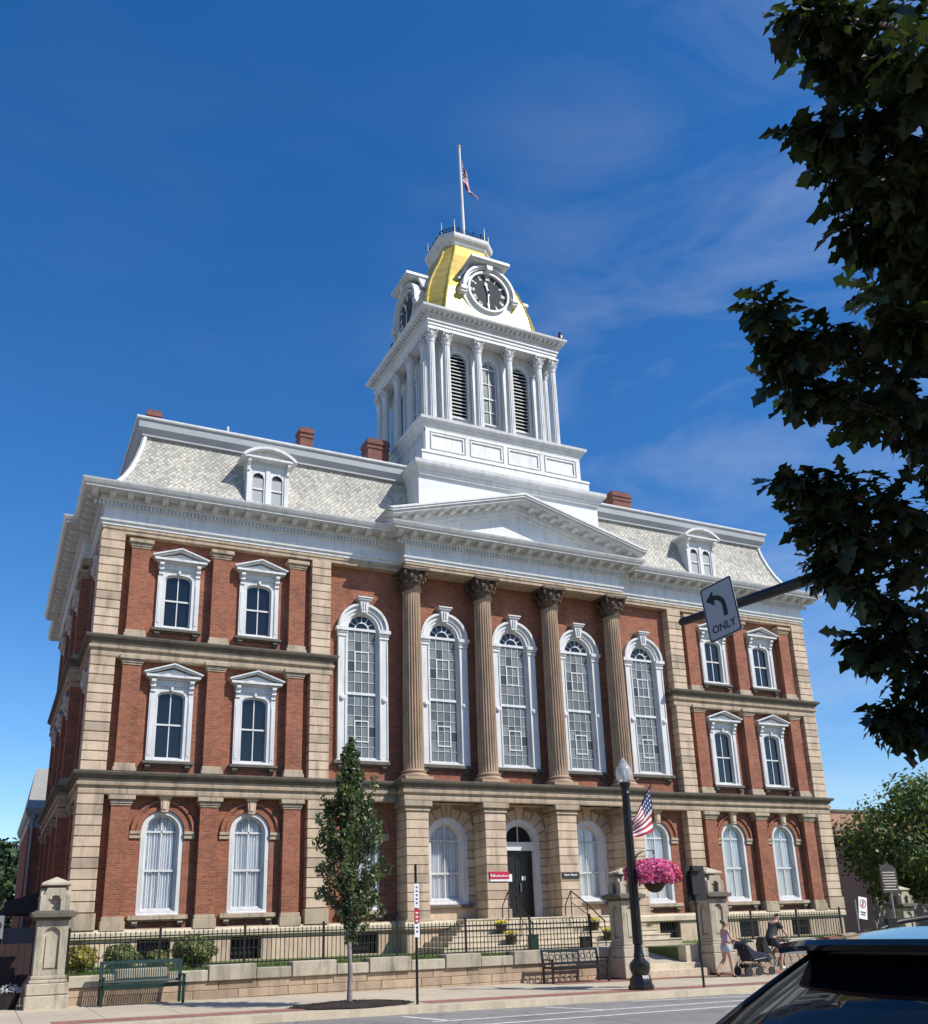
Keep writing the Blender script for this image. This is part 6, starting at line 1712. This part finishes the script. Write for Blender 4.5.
# --- big oak whose boughs hang into the right of the view
def oak_leaf_shape():
    half = [(.0, .0), (.06, .10), (.035, .16), (.20, .24), (.10, .34), (.09, .42), (.30, .50), (.16, .60), (.15, .66), (.30, .76), (.16, .84), (.09, .93), (0, 1.0)]
    return half
OH = oak_leaf_shape()
def oakleaf(m, c, d, n, s, curl=.15):
    d = Vector(d).normalized(); n = Vector(n); n = (n-d*n.dot(d))
    if n.length < 1e-3: n = Vector((0, 0, 1))-d*d.z
    n.normalize(); l = d.cross(n); c = Vector(c)
    k = len(OH); pts = []; f1 = []; f2 = []
    for (w, t) in OH:
        bend = -curl*t*t*s
        pts.append(c+d*t*s+n*bend)
    for sg in (-1, 1):
        for (w, t) in OH[1:-1]:
            bend = -curl*t*t*s
            pts.append(c+d*t*s+l*sg*w*s*1.05+n*(bend+.16*w*s))
    L = k; Rr = k+k-2
    for base in (L, Rr):
        m_ = [base+i for i in range(k-2)]
        fs_ = [(0, m_[0], 1)] + [(i, m_[i-1], m_[i], i+1) for i in range(1, k-2)] + [(k-2, m_[-1], k-1)]
        f1 += fs_
    m.add(pts, f1)
def oak():
    random.seed(11)
    r = empty('oak_tree', (-11.0, -29.3, zg(-11)-.1)); tag(r, 'large oak, leaves coloured dark for backlit shade, overhanging from the right edge of the view', 'tree')
    o = Vector(r.location)
    limbs = [[(-11.77,-30.21,3.94),(-13.86,-30.7,4.13),(-14.96,-30.75,4.02),(-15.6,-30.54,3.98)],
[(-11.53,-29.92,3.32),(-13.53,-30.46,3.79),(-14.55,-30.4,3.74),(-15.27,-30.2,3.64)],
[(-11.65,-30.07,3.64),(-13.54,-30.6,4.05),(-14.63,-30.59,3.93),(-15.21,-30.41,4.03)],
[(-11.39,-29.73,2.86),(-13.1,-30.09,3.51),(-14.14,-30.24,3.51),(-15.04,-30.09,3.67)],
[(-11.31,-29.62,2.59),(-12.91,-29.94,3.11),(-13.88,-30.04,3.22),(-14.51,-29.93,3.52)],
[(-11.14,-29.42,1.86),(-12.71,-29.46,2.23),(-13.83,-29.61,2.53),(-14.38,-29.67,2.95),(-14.75,-29.45,2.8),(-15.06,-29.56,3.08)],
[(-11.14,-29.42,1.86),(-12.68,-29.41,2.1),(-13.76,-29.46,2.48),(-14.32,-29.41,2.6),(-14.73,-29.25,2.74)],
[(-11.09,-29.33,1.57),(-12.57,-29.32,1.69),(-13.59,-29.29,1.92),(-14.01,-29.18,2.04),(-14.49,-29.02,2.11)],
[(-11.06,-29.24,1.28),(-12.53,-29.23,1.43),(-13.38,-29.21,1.62),(-13.79,-29.09,1.75),(-14.08,-29.0,1.88)],
[(-11.03,-29.16,.98),(-12.29,-29.05,1.05),(-13.21,-29.07,1.25),(-13.63,-28.97,1.45),(-13.94,-28.87,1.66)],
[(-11.03,-29.12,.83),(-12.24,-29.03,.76),(-12.93,-28.92,.81),(-13.28,-28.88,1.0),(-13.55,-28.76,1.16)],
[(-11.03,-29.12,.83),(-12.23,-28.98,.55),(-12.88,-28.9,.53),(-13.12,-28.78,.61),(-13.32,-28.71,.64)],
[(-11.61,-30.11,3.62),(-13.28,-30.46,3.65),(-14.24,-30.74,3.63),(-15.08,-30.91,3.64)],
[(-11.22,-29.57,2.29),(-12.82,-29.89,2.46),(-13.71,-30.05,2.6),(-14.37,-30.0,2.88)],
[(-11.39,-29.84,2.98),(-13.05,-30.19,3.14),(-14.0,-30.35,3.25),(-14.75,-30.24,3.51)]]
    extra = []
    for i in range(42):   # fuller mass deeper in the crown and above the view
        a = uni(-2.2, .9); h = uni(1.2, 5.2); L = uni(1.6, 2.9)
        p0 = Vector((-11.0, -29.4, uni(.6, 3.6))); p2 = p0+Vector((-L*math.cos(a*.5), L*.8*math.sin(a), h-p0.z)); p2.y = min(p2.y, -29.15)
        if p2.x < -13.7 and p2.y > -30: p2.x = -13.6
        extra.append([tuple(p0), tuple(p0.lerp(p2, .5)+Vector((0, 0, .25))), tuple(p2)])
    wood = MB(); lv = MB()
    wood.tube([(0, 0, -.3), (.05, 0, 1.6), (0, -.1, 3.4), (-.1, -.2, 5.2), (-.2, -.3, 7.2)], [.26, .2, .16, .11, .05], 10)
    def lerp_path(P, t):
        n = len(P)-1; i = min(n-1, int(t*n)); return P[i].lerp(P[i+1], t*n-i)
    def twig(p, d, L, nl, sc=1.0):
        d = d.normalized(); e = p+d*L
        mid = p.lerp(e, .5)+Vector((0, 0, uni(-.02, .04)))
        wood.tube([p, mid, e], [.006, .004, .0025], 4, caps=False)
        for k in range(nl):
            t = (k+1)/nl; q = p.lerp(e, t)
            a = k*2.4+uni(-.4, .4); side = d.cross(Vector((0, 0, 1)))
            if side.length < .1: side = Vector((1, 0, 0))
            side.normalize(); up = side.cross(d)
            dd = d*uni(.5, 1.1)+side*math.cos(a)*.8+up*math.sin(a)*.5+Vector((0, 0, uni(-.55, .1)))
            oakleaf(lv, q, dd, Vector((uni(-.7, .7), uni(-.7, .7), 1)), uni(.11, .215)*sc, uni(.05, .7))
    for li, P in enumerate(limbs+extra):
        P = [Vector(q)-o for q in P]; main = li < len(limbs)
        if main: P[-1] = P[-2].lerp(P[-1], .72); P = [q+Vector((.12, .02, 0))*(1.6 if li == 5 else 1.2 if li == 6 else (.3 if li in (0, 1, 2, 3, 7) else -.9)) for q in P]
        pts = [lerp_path(P, t/10)+(Vector((uni(-1, 1), uni(-1, 1), uni(-1, 1)))*.02 if 0 < t < 10 else Vector((0, 0, 0))) for t in range(11)]
        wood.tube(pts, [.045*(1-t/10)**.8+.006 for t in range(11)], 6, caps=False)
        n = 66 if main else 52
        for k in range(n):
            t = ((k+.5)/n)**.75
            p = lerp_path(P, min(.999, t)); ax = (lerp_path(P, min(.999, t+.05))-lerp_path(P, max(0, t-.05))).normalized()
            dd = ax*uni(.2, 1)+Vector((uni(-1, 1), uni(-1, 1), uni(-.8, .8)))*.9
            L = uni(.08, .30)*(1.3-.9*t)
            twig(p, dd, L, random.randint(4, 6), 1 if t > .6 else 1.1)
        twig(P[-1], P[-1]-P[-2], .14, 5)
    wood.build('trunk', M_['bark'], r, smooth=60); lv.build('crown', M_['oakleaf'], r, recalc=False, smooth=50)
oak()
# ================================================================ NEIGHBOURING BUILDINGS
# rear building behind the courthouse on the left
B = tag(empty('rear_building'), 'dark brick building with a grey shingled roof behind the courthouse on the left', 'building')
m = MB(); m.box(-17.1, -4, 26, 40, -3, 6.0); m.build('wall', M_['brick'], B)
m = MB(); m.add([(-17.3, 25.7, 6.35), (-3.8, 25.7, 6.35), (-3.8, 30.2, 9.3), (-16.9, 30.2, 9.3), (-17.3, 40, 6.35), (-3.8, 40, 6.35)], [(0, 1, 2, 3), (3, 2, 5, 4), (0, 3, 4)]); m.build('roof', M_['shingle'], B, recalc=False)
m = MB(); m.sweep([(-17.1, 40), (-17.1, 26), (-4, 26)], [(-.2, 5.3), (.05, 5.3), (.1, 5.5), (.02, 5.55), (.02, 5.9), (.15, 6.0), (.22, 6.15), (.28, 6.36), (-.2, 6.36)])
for i in range(20): m.box(-17.0+i*.65, -16.85+i*.65, 25.7, 26, 5.8, 6.02)
m.build('eaves_cornice', M_['greymetal'], B)
m = MB(); m.tube([(-16.95, 25.85, 6.0), (-16.95, 25.85, -2)], .07, 8); m.build('downpipe', M_['greymetal'], B)
for i in range(4):
    for z in (-.2, 3.2):
        m = MB(); x = -17.0+1.2+i*2.6; m.box(x-.5, x+.5, 25.93, 25.99, z, z+1.7); w = m.build('window', M_['dark'], B)
        m = MB(); m.box(x-.62, x+.62, 25.85, 25.99, z-.14, z); m.build('sill', M_['stone_smooth'], w)
# dark awning porch by the flank
B = tag(empty('side_porch'), 'low dark canopy roof at the foot of the left flank of the courthouse', 'porch')
m = MB(); m.prism([(-18.2, .75), (-16.9, 1.1), (-16.9, .3), (-18.2, .3)], 8.5, 12.5); m.build('roof', M_['signback'], B)
for y in (8.7, 12.3): m = MB(); m.box(-18.25, -18.15, y-.06, y+.06, -2.2, .55); m.build('post', M_['signback'], B)
m = MB(); m.box(-18.1, -17.0, 9.0, 12.0, -2.2, -.2); m.build('grey_enclosure', M_['grey'], B)
B = tag(empty('brown_board_screen'), 'dark red-brown board screen just left of the left gate pillar', 'screen')
m = MB()
for i in range(7): m.box(-18.75+i*.15, -18.61+i*.15, -6.3, -6.25, -2.2, -.75)
m.build('boards', M_['brown'], B)
m = MB(); m.box(-18.8, -17.7, -6.25, -6.2, -1.0, -.92); m.box(-18.8, -17.7, -6.25, -6.2, -2.0, -1.92); m.build('rail', M_['brown'], B)
r = empty('parking_sign', (-18.55, -8.3, zg(-18))); tag(r, 'small grey sign with a round symbol on a post left of the left gate pillar', 'sign post')
m = MB(); m.tube([(-.18, 0, 0), (-.18, 0, 2.1)], .025, 8); m.build('post', M_['grey'], r)
m = MB(); m.box(-.18, .12, -.03, -.015, 1.55, 2.05); s = m.build('plate', M_['grey'], r)
m = MB(); m.M = Matrix.Translation((-.03, 0, 1.83)); m.band(arc(0, 0, .11, 0, 360, 20)[:-1], arc(0, 0, .085, 0, 360, 20)[:-1], -.036, -.03, closed=True); m.box(-.08, .08, -.036, -.03, -.01, .01); m.build('symbol', M_['signblack'], s)
r = empty('flower_tub', (-18.15, -7.6, zg(-18))); tag(r, 'tub of pale flowers on the pavement at the left of the gate pillar', 'flower pot')
m = MB(); m.lathe(0, 0, [(.16, 0), (.24, .3), (.26, .34)], 14); m.build('tub', M_['signback'], r)
m = MB()
for i in range(200):
    a = uni(0, 2*pi); q = .3*math.sqrt(rnd()); quadleaf(m, (q*math.cos(a), q*math.sin(a), .36+uni(0, .25)*(1-q*2)), (uni(-1, 1), uni(-1, 1), 1), uni(.02, .04))
m.build('flowers', M_['signwhite'], r, recalc=False)
# right: old brick building and the pale building before it
B = tag(empty('brick_building'), 'old orange brick building with a flat parapet right of the courthouse', 'building')
m = MB(); wall_face(m, 26.2, 46, -3, 5.2, 9.0, .4, [(29.2+i*2.6, .45, 2.9, 4.3, False) for i in range(6)]); m.box(26.2, 26.6, 9.4, 24, -3, 5.2); m.box(26.6, 46, 20, 20.4, -3, 5.2); m.build('wall', M_['oldbrick'], B)
m = MB(); m.box(26.1, 46, 8.9, 24, 5.2, 5.32); m.build('parapet', M_['stone_dark'], B)
for i in range(6): m = MB(); x = 29.2+i*2.6; m.box(x-.45, x+.45, 9.2, 9.25, 2.9, 4.3); m.build('window', M_['dark'], B)
B = tag(empty('pale_building'), 'pale stucco building with a dentilled porch roof half hidden by the street tree', 'building')
m = MB(); m.box(25.2, 50, 6.0, 8.85, -3, 3.0); m.build('wall', M_['mortar'], B)
m = MB(); m.prism([(5.0, 3.5), (8.8, 3.95), (8.8, 4.05), (4.9, 3.62)], 24.8, 50, 'x'); m.build('porch_roof', M_['white'], B)
m = MB(); m.box(24.9, 50, 4.95, 5.2, 2.6, 3.5)
for i in range(40): m.box(25+i*.6, 25.3+i*.6, 4.85, 4.95, 2.85, 3.15)
m.build('frieze', M_['mortar'], B)
for i in range(5): m = MB(); x = 25.6+i*4; m.box(x-.15, x+.15, 5.0, 5.3, -3, 2.6); m.build('porch_post', M_['white'], B)
for i in range(5): m = MB(); x = 27.3+i*3.6; m.box(x-.8, x+.8, 5.9, 6.02, -1.4, 1.6); m.build('window', M_['dark'], B)
B = tag(empty('unseen_shade_building'), 'unseen brick block added across the side street to shade the left flank', 'building')
m = MB(); m.box(-46, -34.5, -10, 60, -3, 14); m.build('wall', M_['oldbrick'], B)  # out of view, added to keep sky light off the left flank
# buildings across the street behind the camera: seen only in reflections
B = tag(empty('shop_row'), 'row of low brick shops on the near side of the street behind the viewer', 'building')
m = MB(); m.box(-70, 30, -58, -50, -3, 10); m.build('wall', M_['oldbrick'], B)
# ================================================================ SKY, SUN, CAMERA
w = bpy.data.worlds.new('World'); scene.world = w; w.use_nodes = True
nt = w.node_tree; nt.nodes.clear()
sky = nt.nodes.new('ShaderNodeTexSky'); sky.sky_type = 'NISHITA'; sky.sun_disc = False
SAZ, SEL = R(39), R(46)       # azimuth measured from the facade normal (-y) towards +x
sdir = Vector((math.sin(SAZ)*math.cos(SEL), -math.cos(SAZ)*math.cos(SEL), math.sin(SEL)))
sky.sun_elevation = SEL; sky.sun_rotation = pi-SAZ     # rotation 0 = +y, clockwise
sky.altitude = 400; sky.air_density = 1.0; sky.dust_density = .4; sky.ozone_density = 2.6
tc = nt.nodes.new('ShaderNodeTexCoord'); mp = nt.nodes.new('ShaderNodeMapping'); mp.inputs[3].default_value = (1.0, 1.0, 3.4); mp.inputs[2].default_value = (0, 0, .5)
nt.links.new(tc.outputs['Generated'], mp.inputs[0])
n1 = nt.nodes.new('ShaderNodeTexNoise'); n1.inputs['Scale'].default_value = 3.0; n1.inputs['Detail'].default_value = 9; n1.inputs['Roughness'].default_value = .58; n1.inputs['Distortion'].default_value = .5
nt.links.new(mp.outputs[0], n1.inputs['Vector'])
rp = nt.nodes.new('ShaderNodeValToRGB'); rp.color_ramp.elements[0].position = .44; rp.color_ramp.elements[0].color = (0, 0, 0, 1); rp.color_ramp.elements[1].position = .9; rp.color_ramp.elements[1].color = (.38, .38, .38, 1)
nt.links.new(n1.outputs[0], rp.inputs[0])
hs = nt.nodes.new('ShaderNodeHueSaturation'); hs.inputs['Saturation'].default_value = 1.35; hs.inputs['Value'].default_value = 2.1; hs.inputs['Hue'].default_value = .506
nt.links.new(sky.outputs[0], hs.inputs['Color'])
mx = nt.nodes.new('ShaderNodeMix'); mx.data_type = 'RGBA'; mx.inputs[7].default_value = (10.5, 11.2, 12.0, 1)
vd = nt.nodes.new('ShaderNodeVectorMath'); vd.operation = 'DOT_PRODUCT'; vd.inputs[1].default_value = Vector((.80, .52, .34)).normalized(); nt.links.new(tc.outputs['Generated'], vd.inputs[0])
mr = nt.nodes.new('ShaderNodeMapRange'); mr.inputs[1].default_value = .80; mr.inputs[2].default_value = .97; mr.inputs[3].default_value = .06; nt.links.new(vd.outputs['Value'], mr.inputs[0])
mm = nt.nodes.new('ShaderNodeMath'); mm.operation = 'MULTIPLY'; nt.links.new(rp.outputs[0], mm.inputs[0]); nt.links.new(mr.outputs[0], mm.inputs[1])
nt.links.new(mm.outputs[0], mx.inputs[0]); nt.links.new(hs.outputs[0], mx.inputs[6])
bg = nt.nodes.new('ShaderNodeBackground'); bg.inputs[1].default_value = .072; nt.links.new(mx.outputs[2], bg.inputs[0])
ow = nt.nodes.new('ShaderNodeOutputWorld'); nt.links.new(bg.outputs[0], ow.inputs[0])
sl = bpy.data.lights.new('sun', 'SUN'); sl.energy = 5.0; sl.angle = R(.53); sl.color = (1, .955, .88)
so = bpy.data.objects.new('sun', sl); col.objects.link(so); so.rotation_euler = (-sdir).to_track_quat('-Z', 'Y').to_euler()
cd = bpy.data.cameras.new('camera'); cam = bpy.data.objects.new('camera', cd); col.objects.link(cam)
F_, OX, OY, PT, RL, YW = 947.7978637737973, .7373418373201515, 110.65175249283257, .3093707360449217, -.03238387401686744, .4615833118344949
fw = Vector((math.sin(YW)*math.cos(PT), math.cos(YW)*math.cos(PT), math.sin(PT))); rt = Vector((math.cos(YW), -math.sin(YW), 0)); upv = rt.cross(fw)
Rr = rt*math.cos(RL)+upv*math.sin(RL); Uu = -rt*math.sin(RL)+upv*math.cos(RL)
M3 = Matrix(((Rr.x, Uu.x, -fw.x), (Rr.y, Uu.y, -fw.y), (Rr.z, Uu.z, -fw.z)))
cam.matrix_world = Matrix.Translation((-18.878301205064805, -33.252365567598126, -.6666815991496938)) @ M3.to_4x4()
cd.sensor_fit = 'HORIZONTAL'; cd.sensor_width = 36; cd.lens = F_/928*36; cd.shift_x = -OX/928; cd.shift_y = OY/928
cd.clip_start = .1; cd.clip_end = 6000
scene.camera = cam
scene.view_settings.view_transform = 'Standard'; scene.view_settings.look = 'None'; scene.view_settings.exposure = .13; scene.view_settings.gamma = 1
scene.render.resolution_x = 928; scene.render.resolution_y = 1024
